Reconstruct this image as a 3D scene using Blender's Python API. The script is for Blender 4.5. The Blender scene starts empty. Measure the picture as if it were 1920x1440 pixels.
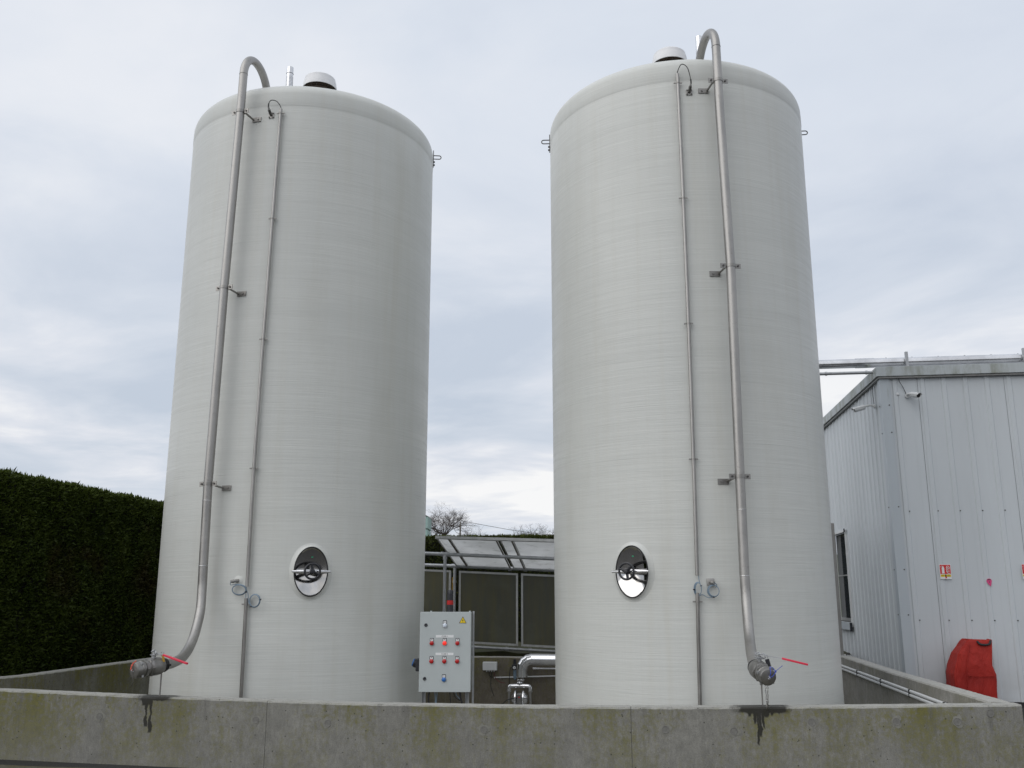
import bpy, bmesh, math, random
import numpy as np
from mathutils import Vector, Matrix
random.seed(7); RNG = np.random.default_rng(7)
PI = math.pi; R_ = math.radians
SC = bpy.context.scene; COL = SC.collection

# ------------------------------------------------------------------ camera, sky, sun, exposure
cam = bpy.data.cameras.new('camera'); cam.sensor_width = 36; cam.lens = 36*1742.8/1920
cam.clip_start = 0.05; cam.clip_end = 3000
co = bpy.data.objects.new('camera', cam); COL.objects.link(co)
co.location = (0, 0, 1.65); co.rotation_euler = (PI/2 + 0.2219, 0, 0); SC.camera = co
SC.render.engine = 'CYCLES'
SC.view_settings.view_transform = 'Standard'; SC.view_settings.look = 'None'
SC.view_settings.exposure = 0; SC.view_settings.gamma = 1; SC.view_settings.use_curve_mapping = False
W = bpy.data.worlds.new('World'); SC.world = W; W.use_nodes = True
SUN_EL, SUN_AZ = 40, -128        # sun azimuth: degrees from the viewing direction, negative = to the left
def build_world():
    nt = W.node_tree; nt.nodes.clear(); n = nt.nodes.new; L = nt.links.new
    def math_(op, a, b=None, clamp=False):
        m = n('ShaderNodeMath'); m.operation = op; m.use_clamp = clamp
        for i, v in enumerate((a, b)):
            if v is None: continue
            if isinstance(v, (int, float)): m.inputs[i].default_value = v
            else: L(v, m.inputs[i])
        return m.outputs[0]
    def ramp(f, stops):
        r = n('ShaderNodeValToRGB'); e = r.color_ramp.elements
        while len(e) < len(stops): e.new(0.5)
        for k, (p, c) in enumerate(stops): e[k].position = p; e[k].color = (*c, 1)
        L(f, r.inputs[0]); return r.outputs[0]
    tc = n('ShaderNodeTexCoord'); sep = n('ShaderNodeSeparateXYZ'); L(tc.outputs['Generated'], sep.inputs[0])
    z = math_('MAXIMUM', sep.outputs[2], 0.0); den = math_('ADD', z, 0.09)
    cx = math_('DIVIDE', sep.outputs[0], den); cy = math_('DIVIDE', sep.outputs[1], den)
    cmb = n('ShaderNodeCombineXYZ'); L(cx, cmb.inputs[0]); L(cy, cmb.inputs[1])
    def noise(scale, detail, rough, off, dist=0.0):
        mp = n('ShaderNodeMapping'); mp.inputs['Location'].default_value = off
        L(cmb.outputs[0], mp.inputs[0]); t = n('ShaderNodeTexNoise'); L(mp.outputs[0], t.inputs[0])
        t.inputs['Scale'].default_value = scale; t.inputs['Detail'].default_value = detail
        t.inputs['Roughness'].default_value = rough; t.inputs['Distortion'].default_value = dist
        return t.outputs[0]
    big = noise(0.42, 5, 0.52, (3.1, 0.4, 0), 0.25)
    fine = noise(1.25, 6, 0.55, (8.3, 2.7, 1), 0.4)
    f = math_('ADD', math_('MULTIPLY', big, 0.56), math_('MULTIPLY', fine, 0.44))
    # the deck is thinner (paler, smoother) overhead and broken into grey-blue banks low down
    low = ramp(f, [(0.39, (0.56, 0.63, 0.73)), (0.46, (0.66, 0.715, 0.80)), (0.51, (0.77, 0.80, 0.865)), (0.57, (0.97, 0.97, 0.975))])
    high = ramp(f, [(0.38, (0.63, 0.69, 0.80)), (0.50, (0.73, 0.785, 0.875)), (0.62, (0.84, 0.87, 0.93))])
    mx = n('ShaderNodeMix'); mx.data_type = 'RGBA'
    mr = n('ShaderNodeMapRange'); mr.inputs['From Min'].default_value = 0.140; mr.inputs['From Max'].default_value = 0.48
    L(sep.outputs[2], mr.inputs['Value']); L(mr.outputs[0], mx.inputs[0]); L(low, mx.inputs[6]); L(high, mx.inputs[7])
    sky = n('ShaderNodeTexSky'); sky.sky_type = 'NISHITA'; sky.sun_disc = False
    sky.sun_elevation = R_(SUN_EL); sky.sun_rotation = R_(SUN_AZ)
    b1 = n('ShaderNodeBackground'); L(sky.outputs[0], b1.inputs[0]); b1.inputs[1].default_value = 0.05
    b2 = n('ShaderNodeBackground'); L(mx.outputs[2], b2.inputs[0]); b2.inputs[1].default_value = 1.0
    ms = n('ShaderNodeMixShader'); ms.inputs[0].default_value = 0.95
    L(b1.outputs[0], ms.inputs[1]); L(b2.outputs[0], ms.inputs[2])
    o = n('ShaderNodeOutputWorld'); L(ms.outputs[0], o.inputs[0])
build_world()
sl = bpy.data.lights.new('sun', 'SUN'); sl.energy = 1.62; sl.angle = R_(75); sl.color = (1.0, 0.97, 0.93)
so = bpy.data.objects.new('sun', sl); COL.objects.link(so)
_d = Vector((math.sin(R_(SUN_AZ))*math.cos(R_(SUN_EL)), math.cos(R_(SUN_AZ))*math.cos(R_(SUN_EL)), math.sin(R_(SUN_EL))))
so.rotation_euler = _d.to_track_quat('Z', 'Y').to_euler()

# ------------------------------------------------------------------ mesh builder
class MB:
    def __init__(s): s.v = []; s.f = []; s.m = Matrix.Identity(4)
    def add(s, vs, fs):
        o = len(s.v); s.v += [s.m @ Vector(p) for p in vs]; s.f += [tuple(i+o for i in f) for f in fs]; return s
    def box(s, a, b):
        x0, y0, z0 = a; x1, y1, z1 = b
        return s.add([(x0,y0,z0),(x1,y0,z0),(x1,y1,z0),(x0,y1,z0),(x0,y0,z1),(x1,y0,z1),(x1,y1,z1),(x0,y1,z1)],
                     [(0,3,2,1),(4,5,6,7),(0,1,5,4),(1,2,6,5),(2,3,7,6),(3,0,4,7)])
    def cbox(s, c, d): return s.box([c[i]-d[i]/2 for i in range(3)], [c[i]+d[i]/2 for i in range(3)])
    def tube(s, pts, r, seg=12, cap=True, inner=None):
        pts = [Vector(p) for p in pts]; n = len(pts); rs = r if isinstance(r, (list, tuple)) else [r]*n
        T = []
        for i in range(n):
            t = pts[min(i+1, n-1)] - pts[max(i-1, 0)]; T.append(t.normalized())
        u = T[0].orthogonal().normalized(); vs = []
        for i in range(n):
            u = (u - T[i]*u.dot(T[i])).normalized(); w = T[i].cross(u)
            for k in range(seg):
                a = 2*PI*k/seg; vs.append(pts[i] + (u*math.cos(a) + w*math.sin(a))*rs[i])
        fs = [(i*seg+k, i*seg+(k+1) % seg, (i+1)*seg+(k+1) % seg, (i+1)*seg+k) for i in range(n-1) for k in range(seg)]
        if cap: fs += [tuple(range(seg-1, -1, -1)), tuple((n-1)*seg+k for k in range(seg))]
        return s.add(vs, fs)
    def ring(s, c, R, r, axis=(0,0,1), sx=1.0, sy=1.0, seg=32, rseg=8, ux=None):
        ax = Vector(axis).normalized(); u = Vector(ux).normalized() if ux else ax.orthogonal().normalized(); w = ax.cross(u); c = Vector(c)
        vs = []; fs = []
        for i in range(seg):
            a = 2*PI*i/seg; p = c + u*math.cos(a)*R*sx + w*math.sin(a)*R*sy
            d = (u*math.cos(a)*sy + w*math.sin(a)*sx).normalized()
            for k in range(rseg):
                b = 2*PI*k/rseg; vs.append(p + d*math.cos(b)*r + ax*math.sin(b)*r)
        for i in range(seg):
            for k in range(rseg):
                j = (i+1) % seg; l = (k+1) % rseg; fs.append((i*rseg+k, j*rseg+k, j*rseg+l, i*rseg+l))
        return s.add(vs, fs)
    def lathe(s, prof, seg=48, c=(0,0,0), a0=0, a1=2*PI, sx=1.0, sy=1.0):
        full = abs(a1-a0-2*PI) < 1e-6; m = seg if full else seg+1; vs = []; fs = []
        for r, z in prof:
            for k in range(m):
                a = a0 + (a1-a0)*k/seg; vs.append((c[0]+r*math.cos(a)*sx, c[1]+r*math.sin(a)*sy, c[2]+z))
        for i in range(len(prof)-1):
            for k in range(seg):
                l = (k+1) % m; fs.append((i*m+k, i*m+l, (i+1)*m+l, (i+1)*m+k))
        return s.add(vs, fs)
    def prism(s, poly, z0, z1):           # polygon in xy
        n = len(poly)
        return s.add([(x,y,z0) for x,y in poly]+[(x,y,z1) for x,y in poly],
                     [tuple(range(n-1,-1,-1)), tuple(range(n,2*n))]+[(i,(i+1)%n,n+(i+1)%n,n+i) for i in range(n)])
    def build(s, name, mat, parent=None, smooth=False, bevel=0, bseg=2, kind=None, label=None, fix=True):
        me = bpy.data.meshes.new(name); me.from_pydata([tuple(p) for p in s.v], [], s.f)
        if fix or bevel:
            bm = bmesh.new(); bm.from_mesh(me)
            bmesh.ops.recalc_face_normals(bm, faces=bm.faces)
            if bevel:
                ed = [e for e in bm.edges if len(e.link_faces) == 2 and e.calc_face_angle(0) > 0.6]
                bmesh.ops.bevel(bm, geom=ed, offset=bevel, segments=bseg, affect='EDGES', profile=0.6)
            bm.to_mesh(me); bm.free()
        me.materials.append(mat)
        if smooth:
            me.polygons.foreach_set('use_smooth', [True]*len(me.polygons))
            try: me.set_sharp_from_angle(angle=R_(38))
            except Exception: pass
        o = bpy.data.objects.new(name, me); COL.objects.link(o)
        if parent is not None: o.parent = parent
        if kind: o['kind'] = kind
        if label: o['label'] = label
        return o
def thing(name, label, cat, loc=(0,0,0), rz=0, group=None):
    o = bpy.data.objects.new(name, None); COL.objects.link(o); o.empty_display_size = 0.2
    o.location = loc; o.rotation_euler = (0,0,rz); o['label'] = label; o['category'] = cat
    if group: o['group'] = group
    return o
def tag(o, label, cat, group=None):
    o['label'] = label; o['category'] = cat
    if group: o['group'] = group
    return o
def copy_part(o, parent, M=None):
    c = o.copy(); COL.objects.link(c); c.parent = parent
    if M is not None: c.matrix_local = M
    return c
def spline(P, n=8):
    P = [Vector(p) for p in P]; Q = [P[0]*2-P[1]]+P+[P[-1]*2-P[-2]]; out = []
    for i in range(1, len(Q)-2):
        a, b, c, d = Q[i-1:i+3]
        for k in range(n):
            t = k/n; out.append(0.5*((2*b)+(c-a)*t+(2*a-5*b+4*c-d)*t*t+(3*b-a-3*c+d)*t**3))
    out.append(P[-1]); return out
def frame(o, x, y, z):
    m = Matrix.Identity(4)
    for i, v in enumerate((x, y, z)):
        v = Vector(v).normalized()
        for k in range(3): m[k][i] = v[k]
    for k in range(3): m[k][3] = o[k]
    return m

# ------------------------------------------------------------------ materials
class NT:
    def __init__(s, name):
        s.mat = bpy.data.materials.new(name); s.mat.use_nodes = True; s.t = s.mat.node_tree
        s.b = s.t.nodes['Principled BSDF']; s.co = s.t.nodes.new('ShaderNodeTexCoord').outputs['Object']
    def n(s, k): return s.t.nodes.new(k)
    def L(s, a, b): s.t.links.new(a, b)
    def val(s, sock, v):
        if isinstance(v, (int, float)): sock.default_value = v
        elif isinstance(v, tuple): sock.default_value = v if len(v) == 4 or sock.type == 'VECTOR' else (*v, 1)
        else: s.L(v, sock)
    def m(s, op, a, b=0.0, c=None, clamp=False):
        k = s.n('ShaderNodeMath'); k.operation = op; k.use_clamp = clamp
        s.val(k.inputs[0], a); s.val(k.inputs[1], b)
        if c is not None: s.val(k.inputs[2], c)
        return k.outputs[0]
    def noise(s, scale=(1,1,1), sc=1, detail=4, rough=0.5, dist=0, loc=(0,0,0), rot=(0,0,0), co=None):
        mp = s.n('ShaderNodeMapping'); s.L(co or s.co, mp.inputs[0])
        mp.inputs['Scale'].default_value = scale; mp.inputs['Location'].default_value = loc; mp.inputs['Rotation'].default_value = rot
        t = s.n('ShaderNodeTexNoise'); s.L(mp.outputs[0], t.inputs[0]); t.inputs['Scale'].default_value = sc
        t.inputs['Detail'].default_value = detail; t.inputs['Roughness'].default_value = rough; t.inputs['Distortion'].default_value = dist
        return t.outputs[0]
    def voro(s, sc, scale=(1,1,1), feature='F1'):
        mp = s.n('ShaderNodeMapping'); s.L(s.co, mp.inputs[0]); mp.inputs['Scale'].default_value = scale
        t = s.n('ShaderNodeTexVoronoi'); s.L(mp.outputs[0], t.inputs[0]); t.inputs['Scale'].default_value = sc
        return t
    def rng(s, f, a, b, c=0.0, d=1.0):
        r = s.n('ShaderNodeMapRange'); s.val(r.inputs['Value'], f); s.val(r.inputs['From Min'], a); s.val(r.inputs['From Max'], b)
        r.inputs['To Min'].default_value = c; r.inputs['To Max'].default_value = d; return r.outputs[0]
    def mix(s, f, a, b, mode='MIX'):
        k = s.n('ShaderNodeMix'); k.data_type = 'RGBA'; k.blend_type = mode
        s.val(k.inputs[0], f); s.val(k.inputs[6], a); s.val(k.inputs[7], b); return k.outputs[2]
    def bump(s, h, dist, strength=1.0, prev=None):
        k = s.n('ShaderNodeBump'); s.L(h, k.inputs['Height']); k.inputs['Distance'].default_value = dist
        k.inputs['Strength'].default_value = strength
        if prev: s.L(prev, k.inputs['Normal'])
        return k.outputs[0]
    def sep(s, co=None):
        k = s.n('ShaderNodeSeparateXYZ'); s.L(co or s.co, k.inputs[0]); return k.outputs
    def fin(s, col, rough=0.5, metal=0.0, normal=None, spec=None):
        s.val(s.b.inputs['Base Color'], col); s.val(s.b.inputs['Roughness'], rough); s.val(s.b.inputs['Metallic'], metal)
        if normal: s.L(normal, s.b.inputs['Normal'])
        if spec is not None: s.b.inputs['Specular IOR Level'].default_value = spec
        return s.mat
def simple(name, col, rough=0.5, metal=0.0, var=0.12, sc=9, bump=0.0, spec=None):
    k = NT(name); f = k.noise(sc=sc, detail=5, rough=0.6)
    c = k.mix(k.rng(f, 0.3, 0.7), tuple(x*(1-var) for x in col), tuple(min(1, x*(1+var)) for x in col))
    rr = k.rng(k.noise(sc=sc*1.7, detail=3, loc=(3,1,2)), 0.3, 0.7, max(0.02, rough*0.8), min(1, rough*1.2))
    nm = k.bump(k.noise(sc=sc*6, detail=4), bump) if bump else None
    return k.fin(c, rr, metal, nm, spec)

def tank_mat(seed):
    k = NT('gelcoat_%d' % seed); x, y, z = k.sep()
    l1 = k.noise((0.55,0.55,26), detail=4, rough=0.6, dist=0.5, loc=(seed,0,0), rot=(0.012,0.02,0))
    l2 = k.noise((1.6,1.6,85), detail=3, rough=0.6, loc=(seed*2,1,0), rot=(0.02,-0.015,0))
    lump = k.noise((0.5,0.5,3.2), detail=3, loc=(0,seed,0))
    patch = k.noise((0.35,0.35,0.28), detail=4, rough=0.55, loc=(seed*3,0,0))
    strk = k.noise((7,7,0.22), detail=4, rough=0.6, loc=(seed,4,0))
    weave = k.noise((45,45,1.2), detail=2, loc=(seed,2,0))
    # winding is coarser low on the shell
    lowz = k.rng(z, 1.0, 5.5, 1.0, 0.45)
    c = k.mix(k.rng(patch, 0.35, 0.65), (0.545,0.555,0.532), (0.595,0.603,0.573))
    c = k.mix(k.rng(strk, 0.50, 0.72, 0, 0.36), c, (0.52,0.51,0.455))
    c = k.mix(k.m('MULTIPLY', k.rng(l1, 0.42, 0.60), 0.08), c, (0.42,0.44,0.42))
    c = k.mix(k.m('MULTIPLY', k.rng(l2, 0.52, 0.70), k.m('MULTIPLY', lowz, 0.22)), c, (0.42,0.45,0.44))
    c = k.mix(k.rng(weave, 0.5, 0.75, 0, 0.07), c, (0.40,0.41,0.38))
    fog = k.noise((2.2,2.2,0.5), detail=5, rough=0.6, loc=(seed,9,2)); c = k.mix(k.rng(fog, 0.52, 0.72, 0, 0.30), c, (0.47,0.465,0.42))
    # scattered ink-like specks
    v = k.voro(3.1, (1,1,0.55)); keep = k.m('GREATER_THAN', k.sep(v.outputs['Color'])[0], 0.83)
    sp = k.m('MULTIPLY', k.m('LESS_THAN', v.outputs['Distance'], 0.022), keep)
    c = k.mix(k.m('MULTIPLY', sp, 0.8), c, (0.09,0.085,0.07))
    # faint yellow drool marks
    v2 = k.voro(1.1, (1,1,0.35)); keep2 = k.m('GREATER_THAN', k.sep(v2.outputs['Color'])[1], 0.86)
    dr = k.m('MULTIPLY', k.rng(v2.outputs['Distance'], 0.03, 0.012), keep2)
    c = k.mix(k.m('MULTIPLY', dr, 0.45), c, (0.42,0.34,0.16))
    n1 = k.bump(lump, 0.020, 0.4); n2 = k.bump(l1, 0.006, 0.30, n1); n3 = k.bump(l2, 0.0022, 0.75, n2)
    return k.fin(c, k.rng(l1, 0.3, 0.7, 0.34, 0.50), 0, n3, 0.42)

def concrete(name, base=(0.222,0.218,0.198), algae=1.0, drips=(), bands=(), ztop=0.6, dark=0.0):
    k = NT(name); x, y, z = k.sep()
    a = k.noise(sc=1.3, detail=5, rough=0.6); b = k.noise(sc=9, detail=6, rough=0.65); g = k.noise(sc=75, detail=3)
    c = k.mix(k.rng(a, 0.32, 0.68), tuple(v*0.76 for v in base), tuple(v*1.14 for v in base))
    c = k.mix(k.rng(b, 0.42, 0.62, 0, 0.6), c, tuple(v*0.62 for v in base)); b2 = k.noise((30,30,12), detail=6, rough=0.75, loc=(1,8,3))
    c = k.mix(k.rng(b2, 0.50, 0.66, 0, 0.5), c, tuple(v*0.50 for v in base)); c = k.mix(k.rng(b2, 0.46, 0.34, 0, 0.35), c, tuple(v*1.5 for v in base))
    c = k.mix(k.rng(g, 0.35, 0.7, 0, 0.32), c, tuple(v*1.3 for v in base))
    # lime wash streaks
    lw = k.noise((5.5,5.5,0.5), detail=5, rough=0.62, loc=(9,3,1))
    c = k.mix(k.rng(lw, 0.56, 0.74, 0, 0.40), c, (0.30,0.30,0.285))
    # algae: runs down from the top, in clusters
    cl = k.noise((0.75,0.75,0.35), detail=3, rough=0.5, loc=(1.4,2,0)); st = k.noise((6,6,0.55), detail=6, rough=0.7, loc=(5,5,2), dist=0.3)
    sp = k.noise(sc=24, detail=5, rough=0.7); blot = k.noise((2.2,2.2,1.4), detail=5, rough=0.62, loc=(3,7,1))
    hi = k.rng(z, ztop-0.62, ztop, 0.42, 1.0)
    al = k.m('ADD', k.m('MULTIPLY', cl, 0.9), k.m('MULTIPLY', st, 0.75))
    al = k.m('ADD', al, k.m('MULTIPLY', k.m('SUBTRACT', sp, 0.5), 1.1)); al = k.m('ADD', al, 0.17)
    al = k.m('ADD', al, k.m('MULTIPLY', k.m('SUBTRACT', blot, 0.5), 1.1)); al = k.m('MULTIPLY', k.rng(al, 0.88, 1.22), k.m('MULTIPLY', hi, 0.95*algae))
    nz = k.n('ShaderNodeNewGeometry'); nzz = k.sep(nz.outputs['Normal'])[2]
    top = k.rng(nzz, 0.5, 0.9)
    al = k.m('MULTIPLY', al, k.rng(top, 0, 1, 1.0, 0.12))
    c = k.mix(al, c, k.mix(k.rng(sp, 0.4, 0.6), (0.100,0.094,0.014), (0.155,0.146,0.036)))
    # upward faces mixed paler
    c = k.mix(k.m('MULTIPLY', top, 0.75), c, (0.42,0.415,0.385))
    gr = k.noise(sc=130, detail=2); c = k.mix(k.rng(gr, 0.45, 0.62, 0, 0.35), c, tuple(v*0.45 for v in base))
    dk = k.noise((9,9,0.8), detail=6, rough=0.75, loc=(11,2,6)); c = k.mix(k.m('MULTIPLY', k.rng(dk, 0.54, 0.66), k.rng(z, ztop-0.45, ztop, 0.05, 0.6)), c, tuple(v*0.42 for v in base))
    # blow holes
    v = k.voro(17); hole = k.m('MULTIPLY', k.m('LESS_THAN', v.outputs['Distance'], 0.11), k.m('GREATER_THAN', k.sep(v.outputs['Color'])[0], 0.60))
    v3 = k.voro(60); hole2 = k.m('MULTIPLY', k.m('LESS_THAN', v3.outputs['Distance'], 0.12), k.m('GREATER_THAN', k.sep(v3.outputs['Color'])[0], 0.80))
    hole = k.m('MAXIMUM', hole, hole2)
    c = k.mix(k.m('MULTIPLY', hole, 0.85), c, (0.05,0.05,0.04))
    # wet leak stains with shapes of their own
    wob = k.m('MULTIPLY', k.m('SUBTRACT', k.noise((2,2,9), detail=3, loc=(0,0,4)), 0.5), 0.075)
    wet = None
    for t0, zend, w, soft in drips:
        d = k.m('ABSOLUTE', k.m('SUBTRACT', k.m('ADD', x, wob), t0))
        swell = k.m('MULTIPLY', k.rng(k.noise((1,1,7), detail=3, loc=(t0*9,0,0)), 0.35, 0.65), w*1.1)
        f = k.m('MULTIPLY', k.rng(k.m('SUBTRACT', d, swell), soft, -soft*0.3), k.rng(z, zend, zend+0.03))
        wet = f if wet is None else k.m('MAXIMUM', wet, f)
    for t0, hw, zb in bands:
        d = k.m('ABSOLUTE', k.m('SUBTRACT', x, t0)); ed = k.m('MULTIPLY', k.m('SUBTRACT', k.noise(sc=11, detail=5, rough=0.65), 0.5), 0.30)
        f = k.m('MULTIPLY', k.rng(k.m('ADD', d, ed), hw+0.05, hw-0.10), k.rng(k.m('ADD', z, k.m('MULTIPLY', ed, 0.22)), zb-0.012, zb+0.01))
        wet = f if wet is None else k.m('MAXIMUM', wet, f)
    rough = 0.86
    if wet is not None:
        wet = k.m('MULTIPLY', wet, k.rng(k.noise(sc=18, detail=5, rough=0.7), 0.25, 0.5, 1.2, 2.0), None, True); c = k.mix(k.m('MULTIPLY', wet, 0.93), c, (0.016,0.015,0.012)); rough = k.rng(wet, 0, 1, 0.86, 0.5)
    h = k.m('ADD', k.m('MULTIPLY', b, 0.5), k.m('MULTIPLY', g, 0.3)); h = k.m('SUBTRACT', h, k.m('MULTIPLY', hole, 0.9))
    nm = k.bump(h, 0.006, 0.8)
    return k.fin(c, rough, 0, nm, 0.3)

def steel(name, col=(0.44,0.43,0.415), rough=0.36, spots=0.35, brush=None):
    k = NT(name); a = k.noise(sc=2.2, detail=6, rough=0.65); b = k.noise((30,30,4), detail=4)
    c = k.mix(k.rng(a, 0.38, 0.66), tuple(v*0.82 for v in col), tuple(v*1.12 for v in col))
    c = k.mix(k.rng(k.noise(sc=26, detail=5, rough=0.7), 0.58, 0.75, 0, spots), c, (0.16,0.14,0.12))
    return k.fin(c, k.rng(a, 0.3, 0.7, rough*0.75, rough*1.3), 0.92, k.bump(b, 0.0008, 0.6))

def cladding(name, col):
    k = NT(name); x, y, z = k.sep()
    a = k.noise((1.1,1.1,0.25), detail=4); s_ = k.noise((14,14,0.45), detail=5, rough=0.65, loc=(2,0,0))
    c = k.mix(k.rng(a, 0.3, 0.7), tuple(v*0.93 for v in col), tuple(v*1.05 for v in col))
    c = k.mix(k.rng(s_, 0.55, 0.80, 0, 0.28), c, tuple(v*0.72 for v in col))
    d = k.m('MULTIPLY', k.rng(k.noise((20,20,1.6), detail=5, rough=0.7, loc=(7,1,3)), 0.60, 0.74), k.rng(z, 4.0, 5.0, 0.0, 0.5))
    c = k.mix(d, c, (0.20,0.21,0.16))
    c = k.mix(k.m('MULTIPLY', k.rng(z, 0.7, 0.1, 0, 0.35), k.rng(k.noise(sc=3, detail=5), 0.35, 0.7)), c, (0.27,0.28,0.23))
    return k.fin(c, 0.42, 0, k.bump(k.noise((3,3,1), detail=3), 0.004, 0.5), 0.4)

M = {}
M['tank1'] = tank_mat(1); M['tank2'] = tank_mat(5)
M['steel'] = steel('stainless_pipe', (0.37,0.36,0.345), 0.46, 0.5); M['steel_dark'] = steel('stainless_weathered', (0.30,0.29,0.275), 0.42, 0.5)
M['steel_bright'] = steel('polished_sheet', (0.72,0.72,0.73), 0.17, 0.06)
M['cast'] = simple('cast_steel', (0.23,0.225,0.215), 0.42, 0.75, 0.2, 14, 0.0012)
M['galv'] = simple('galvanised', (0.40,0.41,0.42), 0.48, 0.7, 0.15, 12)
def mirror_mat():
    k = NT('mirror_steel'); a = k.noise((4,4,1.6), detail=5, rough=0.6, dist=0.6); b = k.noise((3,3,3), detail=2)
    c = k.mix(k.rng(a, 0.4, 0.7), (0.58,0.57,0.56), (0.44,0.42,0.39))
    return k.fin(c, k.rng(a, 0.35, 0.7, 0.04, 0.16), 1.0, k.bump(b, 0.012, 0.35))
M['mirror'] = mirror_mat()
M['black'] = simple('black_plastic', (0.018,0.019,0.024), 0.38, 0, 0.2)
M['rubber'] = simple('black_rubber', (0.014,0.014,0.015), 0.6)
M['bolt'] = simple('dark_bolt', (0.10,0.095,0.09), 0.45, 0.8)
M['white_plastic'] = simple('white_plastic', (0.62,0.63,0.63), 0.38, 0, 0.05)
M['cap_white'] = simple('vent_cowl', (0.70,0.70,0.71), 0.4, 0.0, 0.05, 5)
M['rust'] = simple('rusty_collar', (0.045,0.030,0.020), 0.8, 0, 0.5, 15)
M['grey_paint'] = simple('cabinet_paint', (0.42,0.455,0.455), 0.45, 0, 0.03, 4)
M['red_plastic'] = simple('red_sleeve', (0.62,0.028,0.065), 0.4, 0, 0.06)
M['orange_strip'] = simple('orange_seal_strip', (0.75,0.08,0.03), 0.4)
M['blue_strip'] = simple('blue_seal_strip', (0.03,0.06,0.38), 0.4)
M['brass'] = simple('brass', (0.55,0.33,0.06), 0.35, 0.8)
M['cable_blue'] = simple('blue_grey_cable', (0.17,0.235,0.30), 0.5)
M['cable_black'] = simple('black_cable', (0.015,0.015,0.016), 0.5)
M['cable_red'] = simple('dark_red_cable', (0.13,0.035,0.035), 0.5)
M['lamp_red'] = simple('red_lens', (0.42,0.012,0.012), 0.2, 0, 0.05)
M['lamp_blue'] = simple('blue_button', (0.03,0.14,0.42), 0.3, 0, 0.05)
M['lamp_white'] = simple('white_lens', (0.60,0.66,0.74), 0.15, 0, 0.03)
k = NT('lit_red_lens'); k.b.inputs['Emission Color'].default_value = (1,0.05,0.02,1); k.b.inputs['Emission Strength'].default_value = 0.45
M['lamp_lit'] = k.fin((0.7,0.02,0.02), 0.2)
M['white'] = simple('white_print', (0.72,0.73,0.73), 0.4, 0, 0.02)
M['yellow'] = simple('yellow_print', (0.72,0.52,0.01), 0.4, 0, 0.04)
M['red'] = simple('red_print', (0.60,0.02,0.02), 0.4, 0, 0.04)
M['pink'] = simple('pink_print', (0.68,0.07,0.22), 0.45, 0, 0.05)
M['dark_print'] = simple('dark_print', (0.02,0.02,0.022), 0.5)
M['green_print'] = simple('green_print', (0.01,0.25,0.12), 0.4)
M['clad_front'] = cladding('cladding_sheet', (0.55,0.58,0.60)); M['clad_side'] = M['clad_front']
M['flash'] = cladding('flashing_sheet', (0.46,0.50,0.53))
def fascia_mat():
    k = NT('fascia_sheet'); a = k.noise((4,4,1.2), detail=6, rough=0.7, loc=(2,1,0)); b = k.noise(sc=1.1, detail=2, loc=(0,4,0))
    x, y, z = k.sep()
    f = k.m('MULTIPLY', k.rng(a, 0.46, 0.66), k.rng(x, 3.4, 1.6, 0.0, 0.75))
    c = k.mix(f, (0.42,0.45,0.46), (0.14,0.145,0.075))
    c = k.mix(k.rng(k.noise((9,9,2), detail=5), 0.5, 0.75, 0, 0.3), c, (0.25,0.26,0.23))
    return k.fin(c, 0.5)
M['fascia'] = fascia_mat()
M['wall_front'] = concrete('concrete_front',
    drips=[(-3.740,0.545,0.028,0.012),(-3.712,0.345,0.017,0.009),(-3.664,0.290,0.016,0.009),(-3.685,0.55,0.020,0.010),(-3.62,0.59,0.012,0.01),
           (2.285,0.285,0.008,0.010),(2.305,0.36,0.018,0.012),(2.335,0.43,0.014,0.012),(2.26,0.47,0.016,0.012),(2.21,0.535,0.014,0.010),(2.17,0.57,0.014,0.01),(2.42,0.545,0.012,0.01),(2.48,0.56,0.012,0.01),(2.37,0.53,0.022,0.016),(2.53,0.575,0.010,0.01)],
    bands=[(-3.64,0.17,0.605),(2.33,0.22,0.578)], ztop=0.64)
M['wall_left'] = concrete('concrete_left', (0.17,0.165,0.13), 1.2, ztop=0.66)
M['wall_back'] = concrete('concrete_back', (0.17,0.15,0.12), 0.7, ztop=0.66)
M['wall_right'] = concrete('concrete_right', (0.30,0.29,0.265), 0.35, ztop=0.66)
M['slab'] = concrete('concrete_slab', (0.20,0.195,0.18), 0.5)
M['mortar'] = simple('mortar_plug', (0.155,0.152,0.14), 0.85, 0, 0.18, 30, 0.002)
M['mortar_pale'] = simple('mortar_smear', (0.19,0.187,0.165), 0.88, 0, 0.22, 22, 0.002)
def panel_mat(name, a, b, rough):
    k = NT(name); s_ = k.noise((5,5,0.6), detail=5, rough=0.65); n_ = k.noise(sc=2, detail=5)
    c = k.mix(k.rng(s_, 0.40, 0.68), a, b)
    c = k.mix(k.rng(n_, 0.55, 0.75, 0, 0.4), c, tuple(v*1.8 for v in a))
    return k.fin(c, rough, 0, None, 0.5)
M['dark_panel'] = panel_mat('algae_sheet', (0.075,0.077,0.056), (0.108,0.098,0.045), 0.38)
def canopy_mat():
    k = NT('translucent_sheet'); n_ = k.noise((1.3,1.3,5), detail=5, rough=0.6)
    c = k.mix(k.rng(n_, 0.35, 0.7), (0.72,0.72,0.71), (0.90,0.90,0.89))
    c = k.mix(k.rng(k.noise(sc=7, detail=5), 0.55, 0.75, 0, 0.4), c, (0.35,0.35,0.30))
    k.fin(c, 0.45); tr = k.n('ShaderNodeBsdfTranslucent'); k.L(c, tr.inputs[0])
    ms = k.n('ShaderNodeMixShader'); ms.inputs[0].default_value = 0.72
    k.L(k.b.outputs[0], ms.inputs[1]); k.L(tr.outputs[0], ms.inputs[2])
    k.L(ms.outputs[0], k.t.nodes['Material Output'].inputs[0]); return k.mat
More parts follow.
